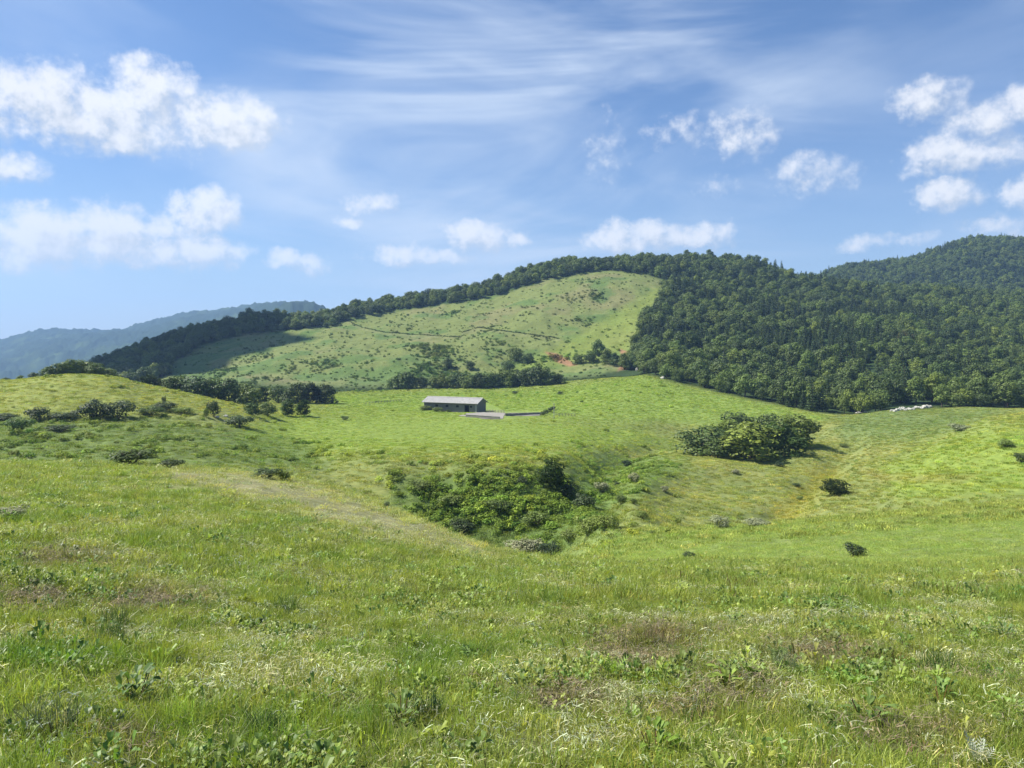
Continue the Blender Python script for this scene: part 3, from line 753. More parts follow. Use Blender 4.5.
def barn():
    x, y, z = place(477, 412.3, 200)
    k = y/F                                   # metres per picture pixel at that distance
    L, W, HE, HR = 61*k, 20*k, 9.2*k, 13.2*k
    # origin at the near right corner; x runs back to the left along the front
    o = empty('barn', (x, y, z), math.radians(-24))
    tag(o, 'long low grey barn with pale sheet-metal roof on the green shelf', 'barn')
    m = MB()                                   # walls: front with openings, gables, back
    D0, D1 = -14*k, -9.0*k                     # doorway
    m.box(D1, 0, 0, .15, -1.2, HE); m.box(-L, D0, 0, .15, -1.2, HE); m.box(D0, D1, 0, .15, HE*.72, HE)
    m.box(-L, 0, W-.15, W, -1.2, HE)
    for gx_ in (-L, -.15):
        m.box(gx_, gx_+.15, .15, W-.15, -1.2, HE)
        m.poly([(gx_, .0, HE), (gx_, W, HE), (gx_, W/2, HR-.08)]); m.poly([(gx_+.15, 0, HE), (gx_+.15, W, HE), (gx_+.15, W/2, HR-.08)])
    for i in range(46):                        # siding ribs
        xx = -L+L*i/45.
        if D0-.1 < xx < D1+.1: continue
        m.box(xx-.03, xx+.03, -.04, -.002, .05, HE-.02)
    for i in range(15): m.box(.002, .04, W*i/14.-.03, W*i/14.+.03, .05, HE-.02)
    m.build('wall', M_WALL, o)
    m = MB(); ov = .7; s_ = (HR-HE)/(W/2)
    for sg in (0, 1):
        ya, yb_ = (-ov, W/2) if sg == 0 else (W+ov, W/2)
        za, zb = HE-ov*s_, HR
        b = [(-L-ov, ya, za), (ov, ya, za), (ov, yb_, zb), (-L-ov, yb_, zb)]
        t = [(p[0], p[1], p[2]+.14) for p in b]; i0 = len(m.v); m.v += b+t
        m.f += [(i0, i0+1, i0+2, i0+3), (i0+4, i0+7, i0+6, i0+5), (i0, i0+4, i0+5, i0+1), (i0+1, i0+5, i0+6, i0+2), (i0+3, i0+2, i0+6, i0+7), (i0, i0+3, i0+7, i0+4)]
        for i in range(60):                    # standing seams
            xx = -L-ov+(L+2*ov)*i/59.
            m.v += [(xx-.03, ya, za+.141), (xx+.03, ya, za+.141), (xx+.03, yb_, zb+.141), (xx-.03, yb_, zb+.141), (xx, ya, za+.21), (xx, yb_, zb+.21)]; i0 = len(m.v)-6
            m.f += [(i0, i0+4, i0+5, i0+3), (i0+1, i0+2, i0+5, i0+4)]
    rf = m.build('roof', M_ROOF, o)
    m = MB(); m.bar((-L-ov, W/2, HR+.2), (ov, W/2, HR+.2), .17); m.build('ridge_cap', M_ROOF, rf)
    m = MB(); m.bar((-L-ov, -ov-.1, HE-ov*s_+.02), (ov, -ov-.1, HE-ov*s_+.02), .09); m.build('gutter', M_PALE, rf)
    m = MB(); m.box(D0+.05, D1-.05, 1.2, 1.3, -.5, HE*.7); m.build('doorway_shade_sheet', M_DARK, o)  # dark sheet standing in for the shade inside the barn
    m = MB(); m.box(-1.9*k, -.15*k, -.12, -.045, .1, HE*.86); m.build('pale_panel', M_PALE, o)
    for wx in (-6.6*k, -22*k, -34*k, -46*k):
        f = MB(); f.box(wx-.75, wx+.75, -.1, -.045, HE*.42, HE*.74); fr = f.build('window', M_PALE if wx > -8*k else M_WOODP, o)
        g = MB(); g.box(wx-.6, wx+.6, -.12, -.102, HE*.46, HE*.70); g.build('pane', M_DARK, fr)
    return o, x, y, z, k
bo, bx_, by_, bz_, bk = barn()
def ground_strip(name, pts, mat, lift=.05, kind='structure', label=None, cat=None):
    V = []
    for p in pts:
        x, y, z = place(*p, 150); V.append((x, y, z+lift))
    n = len(V)//2; Fc = [(i, i+1, 2*n-2-i, 2*n-1-i) for i in range(n-1)]
    # subdivide so that it follows the ground
    VV = []; FF = []
    for a in range(n-1):
        q = [np.array(V[a]), np.array(V[a+1]), np.array(V[2*n-2-a]), np.array(V[2*n-1-a])]; b0 = len(VV); K = 8
        for i in range(K+1):
            for j in range(K+1):
                s, t = i/K, j/K; p = (q[0]*(1-s)+q[1]*s)*(1-t)+(q[3]*(1-s)+q[2]*s)*t
                p[2] = height(np.array([p[0]]), np.array([p[1]]))[0]+lift; VV.append(tuple(p))
        FF += [(b0+i*(K+1)+j, b0+(i+1)*(K+1)+j, b0+(i+1)*(K+1)+j+1, b0+i*(K+1)+j+1) for i in range(K) for j in range(K)]
    return tag(add_mesh(name, VV, FF, mat), label, cat, kind=kind)
ground_strip('concrete_yard', [(466, 413.4), (484, 412.4), (506, 413.2), (503, 419), (482, 419), (458, 416.2)], M_CONC, .12)
ground_strip('bare_track', [(508, 413), (541, 412.5), (540, 415.6), (506, 416)], M_CONC, .10)
def low_wall(a, b, h, label, mat=M_CONC, w=.3, cat='wall', name='low_wall', posts=0):
    xa, ya, za = place(*a, 150); xb, yb_, zb = place(*b, 150)
    o = empty(name, (xa, ya, za), math.atan2(yb_-ya, xb-xa)); L = math.hypot(xb-xa, yb_-ya); tag(o, label, cat)
    if posts:
        for i in range(posts):
            t = i/(posts-1); m = MB(); m.box(L*t-.07, L*t+.07, -.07, .07, -.5+(zb-za)*t, h+(zb-za)*t); m.build('post', M_WOODP, o)
        for hh in (h*.5, h*.88):
            m = MB(); m.bar((0, 0, hh), (L, 0, hh+(zb-za)), .055); m.build('rail', mat, o)
    else:
        m = MB(); n = max(2, int(L/1.6))
        for i in range(n):
            t0, t1 = i/n, (i+1)/n; zz = (zb-za)*(t0+t1)/2; m.box(L*t0+.005, L*t1-.005, -w/2, w/2, -.6+zz, h+zz+random.uniform(-.06, .06))
        wl = m.build('wall_block', mat, o)
        m = MB(); m.box(0, L, -w/2-.05, w/2+.05, 0, .08); c = m.build('coping', mat, o); c.location = (0, 0, h+.04); c.rotation_euler = (0, -math.atan2(zb-za, L), 0)
low_wall((466, 417.2), (500, 419.4), .8, 'long pale low concrete wall along the near side of the yard by the barn')
low_wall((505, 415.8), (541, 414.6), .75, 'low pale concrete wall right of the yard running to the hedge')
low_wall((487, 412.6), (504, 413.4), 1.2, 'weathered rail fence behind the yard beside the barn gable', cat='fence', name='rail_fence', posts=7, mat=M_WOODP)
low_wall((366, 404.2), (402, 401.4), 1.1, 'weathered rail fence along the far edge of the pasture left of the barn', cat='fence', name='rail_fence', posts=13, mat=M_WOODP)
low_wall((556, 416), (575, 416.6), 1.1, 'short weathered rail fence right of the grey pole', cat='fence', name='rail_fence', posts=7, mat=M_WOODP)
def pole():
    x, y, z = place(554, 418.5, 150); o = empty('utility_pole', (x, y, z)); tag(o, 'slim grey pole standing right of the dark hedge by the yard', 'pole')
    m = MB(); m.bar((0, 0, -.5), (0, 0, 5.4), .11, 8); m.build('shaft', M_PALE, o)
    m = MB(); m.bar((-.5, 0, 5.0), (.5, 0, 5.0), .05); m.build('crossarm', M_WOODP, o)
pole()

# ---------------------------------------------------------------- single trees, shrubs, rocks
def shrub_lobes(seed, k=7):
    r = np.random.default_rng(seed+500); out = [(0, 0, .42, .34, .34, .36)]
    for i in range(k):
        a = i/k*2*np.pi+r.uniform(-.4, .4); q = r.uniform(.2, .36); s = r.uniform(.14, .24)
        out.append((math.cos(a)*q, math.sin(a)*q, r.uniform(.22, .72), s, s, s*r.uniform(.8, 1.1)))
    return out
shrub_me = []
for s in range(5):
    v, f = crown(shrub_lobes(s), 1300, .034, seed=s+70)
    shrub_me.append(add_mesh('foliage', v, f, M_SHRUB, link=False).data)
def stem_mesh(seed):
    m = MB(); r = np.random.default_rng(seed)
    for i in range(7):
        a = i/7*6.28; m.bar((r.uniform(-.04, .04), r.uniform(-.04, .04), -.05), (math.cos(a)*.26, math.sin(a)*.26, r.uniform(.4, .75)), .012, 5)
    return add_mesh('stems', m.v, m.f, M_BARK, link=False).data
stem_me = [stem_mesh(s) for s in range(3)]
_cache = {}
def with_mat(me, mat):
    k = (me.name, mat.name)
    if k not in _cache:
        c = me.copy(); c.materials.clear(); c.materials.append(mat); _cache[k] = c
    return _cache[k]
def shrub(px, base, w, h, label, mat=None, group=None, d=None, name='shrub', dmin=50):
    x, y, z = place(px, base, dmin)
    if d: y = d; x = (px-CX)/F*d; z = height(np.array([x]), np.array([y]))[0]
    k = y/F; o = empty(name, (x, y, z-.04*h*k), random.uniform(0, 6.28)); o.scale = (w*k, w*k, h*k*1.05)
    i = random.randrange(5)
    for nm, me in (('foliage', with_mat(shrub_me[i], mat or M_SHRUB)), ('stems', stem_me[i % 3])):
        c = bpy.data.objects.new(nm, me); COL.objects.link(c); c.parent = o
    return tag(o, label, 'shrub', group)
def tree_at(px, base, top, label, d=None, vi=None, wide=1., group=None, mat=None, name=None, dmin=100):
    x, y, z = place(px, base, dmin)
    if d:
        y = d; x = (px-CX)/F*d; z = height(np.array([x]), np.array([y]))[0]
    H = (HY-top)/F*y-z; vi = random.randrange(6) if vi is None else vi
    z -= .14*H; H *= 1.14; s = H/VAR[vi][3]
    o = make_tree(name or ('conifer_tree' if vi >= 6 else 'broadleaf_tree'), x, y, z, vi, s, label, group=group)
    o.scale = (s*wide, s*wide, s)
    if mat is not None: o.children[1].data = with_mat(crown_me[vi], mat)
    return o
S = shrub
M_LIGHT = leaf_mat('light_foliage', (.100, .160, .038), .28)
S(130, 464, 46, 19, 'large dark shrub with grey twigs on the far edge of the near slope', M_DARKSHRUB)
S(171, 468, 27, 12, 'low dark shrub just right of the large dark shrub', M_DARKSHRUB)
S(284, 489, 20, 13, 'small grey green bush on the brown mown strip', M_SHRUB)
S(266, 505, 30, 11, 'flat dark bush below the small bush on the mown strip', M_DARKSHRUB)
S(10, 519, 36, 15, 'grey heap of cut brushwood at the left edge of the near slope', M_GREYSHRUB, name='brush_heap', dmin=10)
S(214, 417, 14, 19, 'narrow upright dark bush at the right foot of the mound', M_DARKSHRUB)
S(238, 427, 30, 13, 'dark overhanging bush on the bank right of the mound', M_DARKSHRUB)
S(206, 417, 7, 12, 'thin sapling left of the narrow upright bush')
S(166, 410, 26, 11, 'dark low shrub halfway along the foot of the mound', M_DARKSHRUB)
S(164, 404, 5, 10, 'tiny lone sapling on the slope of the mound', M_DARKSHRUB)
S(184, 414, 22, 8, 'low green shrub right of the sapling on the mound')
S(150, 415, 30, 12, 'mid green shrub between the dark mound bushes')
S(95, 419, 34, 24, 'tall left-hand dark bush of the pair at the foot of the mound', M_DARKSHRUB)
S(117, 419, 36, 21, 'wide right-hand dark bush of the pair at the foot of the mound', M_DARKSHRUB)
S(38, 420, 24, 17, 'dark rounded bush at the left foot of the mound', M_DARKSHRUB)
S(62, 419, 30, 9, 'low dark hedge-like bush between the mound bushes', M_DARKSHRUB)
S(75, 417, 9, 9, 'small bush with pale flowers at the foot of the mound', M_GREYSHRUB)
S(4, 420, 26, 9, 'low dark bush at the left edge below the mound', M_DARKSHRUB)
S(18, 431, 30, 18, 'light green bush at the left below the mound path', M_LIGHT)
S(60, 432, 30, 9, 'dark flat bush below the mound path', M_DARKSHRUB)
S(345, 420, 10, 5, 'small round bush on the bright shelf left of the barn')
tree_at(552, 488, 457, 'small light green tree standing on the gully rim', vi=1, wide=.95, mat=M_LIGHT)
S(568, 498, 22, 18, 'dark bush right of the light green gully tree', M_DARKSHRUB)
S(584, 508, 26, 18, 'dark bush on the steep right bank of the gully', M_DARKSHRUB)
S(606, 528, 30, 17, 'dense green bush at the right end of the gully')
S(588, 534, 30, 20, 'rounded green bush beside the right end of the gully')
S(570, 541, 26, 16, 'mid green bush low on the right bank of the gully')
S(524, 555, 42, 20, 'grey leaved bush at the bottom of the gully', M_GREYSHRUB)
S(549, 556, 26, 16, 'dark bush right of the grey bush at the gully bottom', M_DARKSHRUB)
S(462, 531, 30, 14, 'greyish dark bush on the lower left of the gully', M_DARKSHRUB)
S(522, 484, 13, 9, 'small dark bush above the middle of the gully', M_DARKSHRUB)
S(384, 511, 13, 7, 'tiny dark bush at the left end of the gully', M_DARKSHRUB)
S(500, 512, 30, 15, 'wide green bush in the middle of the gully')
S(420, 490, 26, 12, 'green bush high on the left side of the gully')
S(450, 505, 28, 13, 'green bush left of the middle of the gully')
S(535, 525, 30, 18, 'green bush above the grey bush in the gully')
S(603, 492, 17, 12, 'grey bush on the crest right of the gully', M_GREYSHRUB)
S(634, 482, 14, 12, 'round grey bush on the light hillside right of the gully', M_GREYSHRUB)
S(617, 486, 7, 5, 'tiny dark bush left of the round grey bush', M_DARKSHRUB)
S(665, 492, 10, 7, 'small grey bush right of the round grey bush', M_GREYSHRUB)
S(621, 504, 12, 13, 'upright green bush in the side hollow of the gully')
S(634, 504, 9, 7, 'small green bush in the side hollow of the gully')
S(642, 518, 16, 9, 'low green bush near the top of the knoll')
S(627, 467, 12, 8, 'dark green bush on the hollow above the round grey bush', M_DARKSHRUB)
S(653, 535, 7, 6, 'tiny green bush on the knoll brow')
S(690, 559, 16, 9, 'dark low bush on the lower left of the knoll', M_DARKSHRUB)
S(721, 528, 24, 14, 'grey white leaved bush on the knoll', M_GREYSHRUB)
S(756, 526, 28, 10, 'dull grey bush right of the grey white bush', M_GREYSHRUB)
S(736, 474, 10, 6, 'small grey bush below the clump of trees', M_GREYSHRUB)
S(779, 467, 12, 6, 'small dark bush right of the clump of trees', M_DARKSHRUB)
S(843, 447, 9, 5, 'tiny bush on the slope right of the clump of trees')
S(855, 556, 24, 15, 'lone dark bush on the smooth knoll at the right', M_DARKSHRUB)
S(959, 431, 22, 9, 'grey bush on the brow of the right hill', M_GREYSHRUB)
S(1006, 447, 18, 10, 'pale green bush near the right edge of the hill')
S(1021, 463, 14, 12, 'dark bush cut by the right edge of the photo', M_DARKSHRUB)
S(800, 500, 8, 5, 'tiny bush beside the rusty wet patch')
S(797, 487, 9, 5, 'tiny dark bush left of the small spreading tree', M_DARKSHRUB)
S(560, 394.5, 7, 4, 'tiny dark bush on the pasture behind the barn', M_DARKSHRUB)
S(515, 394.2, 7, 4, 'small dark bush on the pasture right behind the barn roof', M_DARKSHRUB)
S(425, 410.5, 14, 6.5, 'green bush against the left end of the barn')
S(437, 411.5, 12, 5.5, 'green bush against the front wall of the barn')
S(450, 412, 8, 3.5, 'small weedy bush against the middle of the barn front')
for i, (a, b) in enumerate([(543, 415.5), (546.5, 414), (550, 412), (553, 410)]):
    S(a, b, 6.5, 5, 'dark hedge bush at the right end of the yard wall', M_DARKSHRUB, group='hedge bushes right of the yard')
# small pine in the hollow
tree_at(835, 495, 478, 'small dark spreading tree beside the rusty wet patch', vi=3, wide=1.5, mat=M_DARKSHRUB)
# clump of trees in the hollow
for (a, b, c, w, l) in [(706, 456, 424, 1.1, 'left-hand dark tree of the clump in the hollow'), (728, 452, 418, 1.1, 'second tree of the clump with dark top'), (748, 459, 420, 1.35, 'broad front tree of the clump with the largest crown'),
      (776, 456, 421, 1.1, 'light green tree at the right front of the clump'), (797, 447, 413, .95, 'tallest standing right-hand tree of the clump'), (772, 440, 412, .9, 'rear middle tree of the clump'), (738, 440, 411, .85, 'rear left tree of the clump'), (718, 458, 438, 1.1, 'low bushy tree at the front left of the clump')]:
    tree_at(a, b, c, l+' of trees' if False else l, wide=w*1.5, mat=(M_LIGHT if 'light' in l else None), group='clump of trees in the hollow')
# hedge of trees behind the mound
hl = [(-8, 374, 'at the left edge'), (6, 377, ''), (20, 375, ''), (34, 372, ''), (46, 367, ''), (57, 362, ''), (70, 358, ''), (83, 359, ''), (95, 363, ''), (107, 368, ''), (117, 374, '')]
for (a, t, _) in hl:
    tree_at(a, 375, t, 'bushy tree in the row showing over the grassy mound', d=226+random.uniform(-3, 6), wide=1.5, group='trees behind the mound')
for (a, t, d, m_, l) in [(152, 373, 262, M_LEAFD, 'round dark tree at the left end of the row beyond the mound'), (174, 375, 262, M_LIGHT, 'light green tree second in the row beyond the mound'), (193, 374, 262, None, 'third tree in the row beyond the mound'), (211, 377, 265, None, 'fourth tree in the row beyond the mound'),
       (228, 377, 266, M_LEAFD, 'dark fifth tree in the row beyond the mound'), (246, 382, 268, None, 'sixth tree in the row beyond the mound')]:
    tree_at(a, 390, t, l, d=d, wide=1.15, mat=m_)
for (a, b, t, m_, l) in [(262, 404, 386, M_LIGHT, 'light tree left of the big dark trees beyond the pasture'), (278, 403, 384, None, 'mid green tree beyond the pasture edge'), (296, 403, 381, M_LEAFD, 'tall dark tree left of the round dark pair'), (311, 403, 381, M_LEAFD, 'round dark tree, left of the last pair'),
       (325, 403.5, 383, M_LEAFD, 'round dark tree at the right end of the row'), (252, 415, 402, M_LIGHT, 'low light bushy tree at the pasture corner'), (268, 416, 401, None, 'low mid green bushy tree at the pasture corner'), (288, 416, 398, M_LIGHT, 'small round light tree, left of the front pair'), (303, 416, 399, M_LIGHT, 'small round light tree, right of the front pair')]:
    tree_at(a, b, t, l, wide=1.15, mat=m_)
# row at the foot of the dome
k = 0
for a in np.arange(394, 561, 9.5):
    b = np.interp(a, [390, 480, 560], [389.4, 388.4, 384.5]); t = np.interp(a, [390, 402, 415, 440, 480, 520, 540, 560], [377, 371, 376, 374, 372, 369, 366, 374])+random.uniform(-1.5, 1.5)
    tree_at(a+random.uniform(-2, 2), b-.6, t, 'dark bushy tree in the row at the foot of the grassy dome', wide=1.25, mat=M_LEAFD if k % 2 else None, group='row of trees at the foot of the dome', dmin=300); k += 1
for (a, b, t, l) in [(516, 361, 346, 'dark tree alone midway up the dome'), (528, 363, 352, 'smaller tree right of the lone dome tree'), (508, 372, 359, 'tree in the scrub above the dome foot row'), (470, 370, 360, 'left tree in the scrub above the dome foot row'),
      (598, 356, 338, 'tall dark tree left of the red earth gully'), (606, 364, 348, 'dark tree beside the red earth gully'), (615, 366, 352, 'light green tree touching the red earth gully'), (590, 362, 350, 'dark tree right of the red earth bank'), (578, 364, 354, 'small dark tree above the red earth bank'), (448, 368, 357, 'tree in the scrub left of the dome middle')]:
    tree_at(a, b, t, l, wide=1.1, dmin=380, mat=M_LIGHT if 'light' in l else None)
tree_at(905, 343, 329, 'withered pinkish brown tree in the middle of the right wood', vi=1, wide=1.1, mat=M_DEAD, dmin=330, name='withered_tree')
def boulder(px, py, w, h, label, group=None, dmin=200):
    x, y, z = place(px, py, dmin); k = y/F; r = np.random.default_rng(int(px*7+py)); V = []; Fc = []; nu, nv = 12, 8
    for j in range(nv+1):
        th = math.pi*j/nv
        for i in range(nu):
            a = i/nu*2*math.pi; q = 1+.28*math.sin(a*3+px)*math.sin(th*2+py)+r.uniform(-.13, .13)
            V.append((math.sin(th)*math.cos(a)*q*.5*w*k, math.sin(th)*math.sin(a)*q*.45*w*k, math.cos(th)*q*.5*h*k*1.4+h*k*.2))
    for j in range(nv):
        for i in range(nu): Fc.append((j*nu+i, j*nu+(i+1) % nu, (j+1)*nu+(i+1) % nu, (j+1)*nu+i))
    o = add_mesh('boulder', V, Fc, M_ROCK); o.location = (x, y, z); tag(o, label, 'rock', group)
for i in range(15):
    t = i/14; boulder(892+38*t, 411.2-4.0*t+random.uniform(-.8, .8), random.uniform(3, 6), random.uniform(1.5, 3), 'white boulder in the pale outcrop at the lower edge of the right wood', 'white outcrop boulders below the wood')
boulder(859, 413.6, 6, 2, 'left one of two pale rocks under the wood, left of the outcrop'); boulder(865, 413, 5, 2.2, 'right one of two pale rocks under the wood, left of the outcrop')
boulder(638, 370.5, 5, 3.4, 'largest pale boulder where the dome pasture meets the wood', dmin=380); boulder(645, 370.3, 3, 3, 'small pale boulder between two others at the wood corner', dmin=380); boulder(652, 371, 3.6, 3, 'pale boulder under the corner of the wood', dmin=380); boulder(663, 378.5, 4.5, 2.4, 'lone pale boulder on the grass below the wood corner', dmin=300)
boulder(801.5, 403.6, 2.6, 2, 'small pale rock at the wood edge above the clump of trees'); boulder(217, 417.5, 4, 2, 'small pale rock beside the narrow upright bush', dmin=100); boulder(226, 416.5, 5, 2, 'pale rock at the right foot of the mound', dmin=100)

# ---------------------------------------------------------------- grass, scrub and litter (uncountable)
def grass_mat(name, mul, trans=.35, tinted=True, var=.3, rough=.5, spec=.3): return leaf_mat(name, mul, trans, tinted, var, rough, spec)
G1 = grass_mat('grass_blade', (2.0, 2.0, 1.15), .4, rough=.42, spec=.4); G2 = grass_mat('grass_blade_pale', (2.4, 2.2, 1.5), .35); G3 = grass_mat('grass_blade_deep', (1.3, 1.5, .85), .4)
GL = leaf_mat('dry_litter', (.50, .46, .25), .25, False, .5); GS = leaf_mat('brown_stalk', (.13, .075, .04), .05); GB = grass_mat('weed_leaf', (1.6, 1.7, .9), .35, spec=.4); GD = leaf_mat('brown_litter', (.22, .17, .10), .1, False, .5); GB2 = grass_mat('dark_weed_leaf', (1.0, 1.25, .7), .3, spec=.4)
GG = leaf_mat('grey_litter', (.44, .46, .28), .2, False, .5)
def P(name, vf, mat): return add_mesh(name, vf[0], vf[1], mat, link=False)
def two(name, a, ma, b, mb):
    o = add_mesh(name, list(a[0])+list(b[0]), list(a[1])+[tuple(i+len(a[0]) for i in f) for f in b[1]], [ma, mb], link=False)
    mi = np.zeros(len(a[1])+len(b[1]), np.int32); mi[len(a[1]):] = 1; o.data.polygons.foreach_set('material_index', mi); return o
NEARP = proto_collection('near_plants', [
    P('p00', blades(70, .17, .04, .11, .005, .8), G1), P('p01', blades(70, .17, .05, .13, .005, .9), G1), P('p02', blades(60, .15, .05, .12, .006, .9), G2), P('p03', blades(60, .17, .05, .14, .006, .7), G3),
    P('p04', blades(75, .11, .07, .20, .005, .6, 4), G1), P('p05', blades(70, .10, .07, .19, .005, .7, 4), G3),
    two('p06', blades(40, .20, .03, .13, .005, 0, 2, True), GL, blades(48, .18, .04, .10, .005, .9), G1), two('p07', blades(40, .22, .03, .10, .008, 0, 2, True), GG, blades(44, .18, .04, .10, .005, .9), G2),
    P('p08', leaves_oval(14, .06, .09, .035, .9, .06), GB), P('p09', leaves_oval(36, .17, .035, .02, .8, .05), GB),
    two('p10', blades(12, .12, .08, .20, .006, .3, 2), GS, blades(20, .15, .05, .12, .006, .7), G1), two('p11', blades(30, .11, .12, .26, .004, .5, 3), G2, leaves_oval(8, .08, .08, .04, .8, .12), GB),
    two('p12', blades(46, .22, .03, .12, .007, 0, 2, True), GD, blades(16, .18, .03, .08, .005, .9), G3), two('p13', leaves_oval(26, .16, .06, .035, 1.1, .07), GB2, blades(20, .17, .04, .1, .005, .9), G1)])
def strata(d0, d1, dens, u0=-.78, u1=.78):
    area = (u1-u0)/2*(d1*d1-d0*d0); n = int(area*dens); d = np.sqrt(rng.uniform(d0*d0, d1*d1, n)); u = rng.uniform(u0, u1, n)
    x = u*d; z = height(x, d); px = CX+F*u; py = HY-F*z/d
    return x, d, z, px, py
def jit_tint(c, s=.16):
    n = len(c); v = np.exp(rng.normal(0, s, n))[:, None]; h = rng.normal(0, .07, (n, 1))*np.array([[1.5, .3, -.6]])
    return np.clip(c*v*(1+h), .004, .9)
def near_layer(name, d0, d1, dens, s0, s1, label, tall=1.):
    x, d, z, px, py = strata(d0, d1, dens)
    k = visible(x, d, z+.5); x, d, z, px, py = [a[k] for a in (x, d, z, px, py)]
    n = len(x); c = zone_color(x, d, px, py)
    a = fbm(x, d, 2.2, 3, off=2)+fbm(x, d, 9., 3, off=7)*.6       # same field as the bare-litter patches of the ground
    b = fbm(x, d, 3.5, 2, off=31); e = fbm(x, d, 1.1, 2, off=41); r = rng.uniform(0, 1, n)
    idx = rng.integers(0, 4, n)
    litter = sstep(a, .0, .5); idx = np.where(r < litter*.42+.12, rng.integers(6, 8, n), idx)
    tuft = sstep(e+b*.5, .25, .5); r2 = rng.uniform(0, 1, n); idx = np.where(r2 < tuft*.55*(1-litter*.7), rng.integers(4, 6, n), idx)
    r3 = rng.uniform(0, 1, n); herb = sstep(fbm(x, d, 2.7, 2, off=51), .1, .5)
    idx = np.where(r3 < .05+herb*.30, rng.choice([8, 9, 9, 11, 13, 13], n), idx)
    bare = np.zeros(n)
    for (bx1, by1, rx1, ry1) in BARE: bare = np.maximum(bare, np.exp(-(((px-bx1)/rx1)**2+((py-by1)/ry1)**2)*1.2))
    bare = np.clip(bare+.45*perlin(x*1.7, d*1.7)*(bare > .12)+sstep(fbm(x, d, 1.3, 3, off=77), .5, .85)*.8, 0, 1); idx = np.where(rng.uniform(0, 1, n) < bare*.6, 12, idx)
    stk = sstep(fbm(x, d, 1.6, 2, off=61), .35, .6)*(px > 540); idx = np.where(rng.uniform(0, 1, n) < stk*.22+.01, 10, idx)
    lim = pchip1(LINES[0][0], LINES[0][2], px)+4; beyond = d > lim; idx = np.where(beyond, rng.integers(0, 3, n), idx)
    mown = in_poly(px, py, [(165,470),(240,470),(310,484),(360,500),(400,516),(440,532),(505,557),(470,557),(400,540),(330,524),(280,505),(215,488)])+rng.normal(0, 7, n) > 0
    idx = np.where(mown & (rng.uniform(0, 1, n) < .85), rng.choice([6, 7, 7, 12], n), idx)
    s = rng.uniform(s0, s1, n)*np.where((idx == 8) | (idx == 9) | (idx == 13) | (idx == 6) | (idx == 7) | (idx == 12), 1/(1+.45*(s0-.8)), 1.); sz = s*rng.uniform(.7, 1.3, n)*tall; s = np.where(mown, s*.8, s); sz = np.where(mown, sz*.4, sz)*np.where(beyond, .7, 1)
    scatter(name, np.stack([x, d, z-.005], 1), idx, np.stack([rng.normal(0, .12, n), rng.normal(0, .12, n), rng.uniform(0, 6.28, n)], 1), np.stack([s, s, sz], 1), jit_tint(c*np.where(beyond, .88, 1)[:, None]*np.where(beyond[:, None], np.array([.98, 1.0, 1.05]), 1)), NEARP, label, 'grass')
    print(name, n)
near_layer('near_grass', 3.2, 13, 85, .8, 1.35, 'mixed short meadow grass, weeds and clippings nearest the viewer')
near_layer('middle_grass', 13, 32, 20, 1.5, 2.5, 'short meadow grass with tufts and dry clippings down the near slope', .75)
near_layer('brow_grass', 32, 86, 6, 2.6, 4.2, 'pale green meadow grass on the brow of the near slope', .5)
# tussocks and low scrub on the ground beyond
G5 = grass_mat('tussock_blade', (1.6, 1.5, 1.0), .35, spec=.2); G6 = grass_mat('tussock_blade_pale', (2.2, 1.8, 1.5), .3, spec=.2)
GBU = grass_mat('scrub_leaf', (1.5, 1.5, .95), .3, spec=.12)
BUSHP = [add_mesh('q0%d' % i, *crown([(0, 0, .28, .42, .42, .3), (.3, .1, .2, .25, .25, .22), (-.2, -.25, .25, .28, .28, .25), (0, .3, .35, .22, .22, .25)], 170, .075, seed=90+i), GBU, link=False) for i in range(3)]
FARP = proto_collection('meadow_tussocks', BUSHP+[P('q03', blades(60, .55, .15, .40, .05, .5, 2), G5), P('q04', blades(60, .6, .12, .34, .05, .7, 2), G6), P('q05', blades(50, .45, .2, .5, .05, .5, 2), G5)])
x, d, z, px, py = strata(60, 440, .95, -.74, .74)
g2 = [a for a in strata(85, 150, 2.2, -.20, .18)]; kk = np.exp(-((g2[3]-500)/100.)**2-((g2[4]-508)/40.)**2)*(.55+.45*fbm(g2[0], g2[1], 12., 2, off=91)) > rng.uniform(.04, .42, len(g2[0])); x, d, z, px, py = [np.concatenate([a, b[kk]]) for a, b in zip((x, d, z, px, py), g2)]
wood = (in_poly(px, py, WOOD) > 2) & (d > 320)
k = visible(x, d, z+.4) & ~wood & (d > 66) & ~((in_poly(px, py, [(421,398),(478,398),(506,411),(541,411),(541,416),(505,420),(455,418),(478,412),(422,410)]) > 0) & (d > 250))
x, d, z, px, py = [a[k] for a in (x, d, z, px, py)]; n = len(x); c = zone_color(x, d, px, py)
gul = np.exp(-((px-490)/100.)**2-((py-505)/40.)**2); left = (px < 330)*(py > 416)*(py < 462)*(d > 80); hol = np.exp(-((px-620)/70.)**2-((py-470)/22.)**2)
shelf = np.exp(-((px-430)/190.)**2-((py-430)/16.)**2)
bushy = fbm(x, d, 7., 3, off=71)+gul*1.15+left*.34+hol*.42-shelf*.7-.5*(px > 680)-.1
bz = rng.uniform(0, 1, n) < sstep(bushy, .25, .75)*.8
idx = np.where(bz, rng.integers(0, 3, n), rng.integers(3, 6, n))
s = np.where(bz, rng.uniform(.7, 1.9, n)*(1+gul*.1), rng.uniform(.9, 1.9, n)*(1-.35*shelf)); sz = s*np.where(bz, rng.uniform(.6, .95, n), rng.uniform(.35, .7, n)*(1-.4*shelf))
c = jit_tint(c, .22); c *= .98; c[bz] *= (1+.28*gul[bz])[:, None]*np.array([.98, .95, .75])
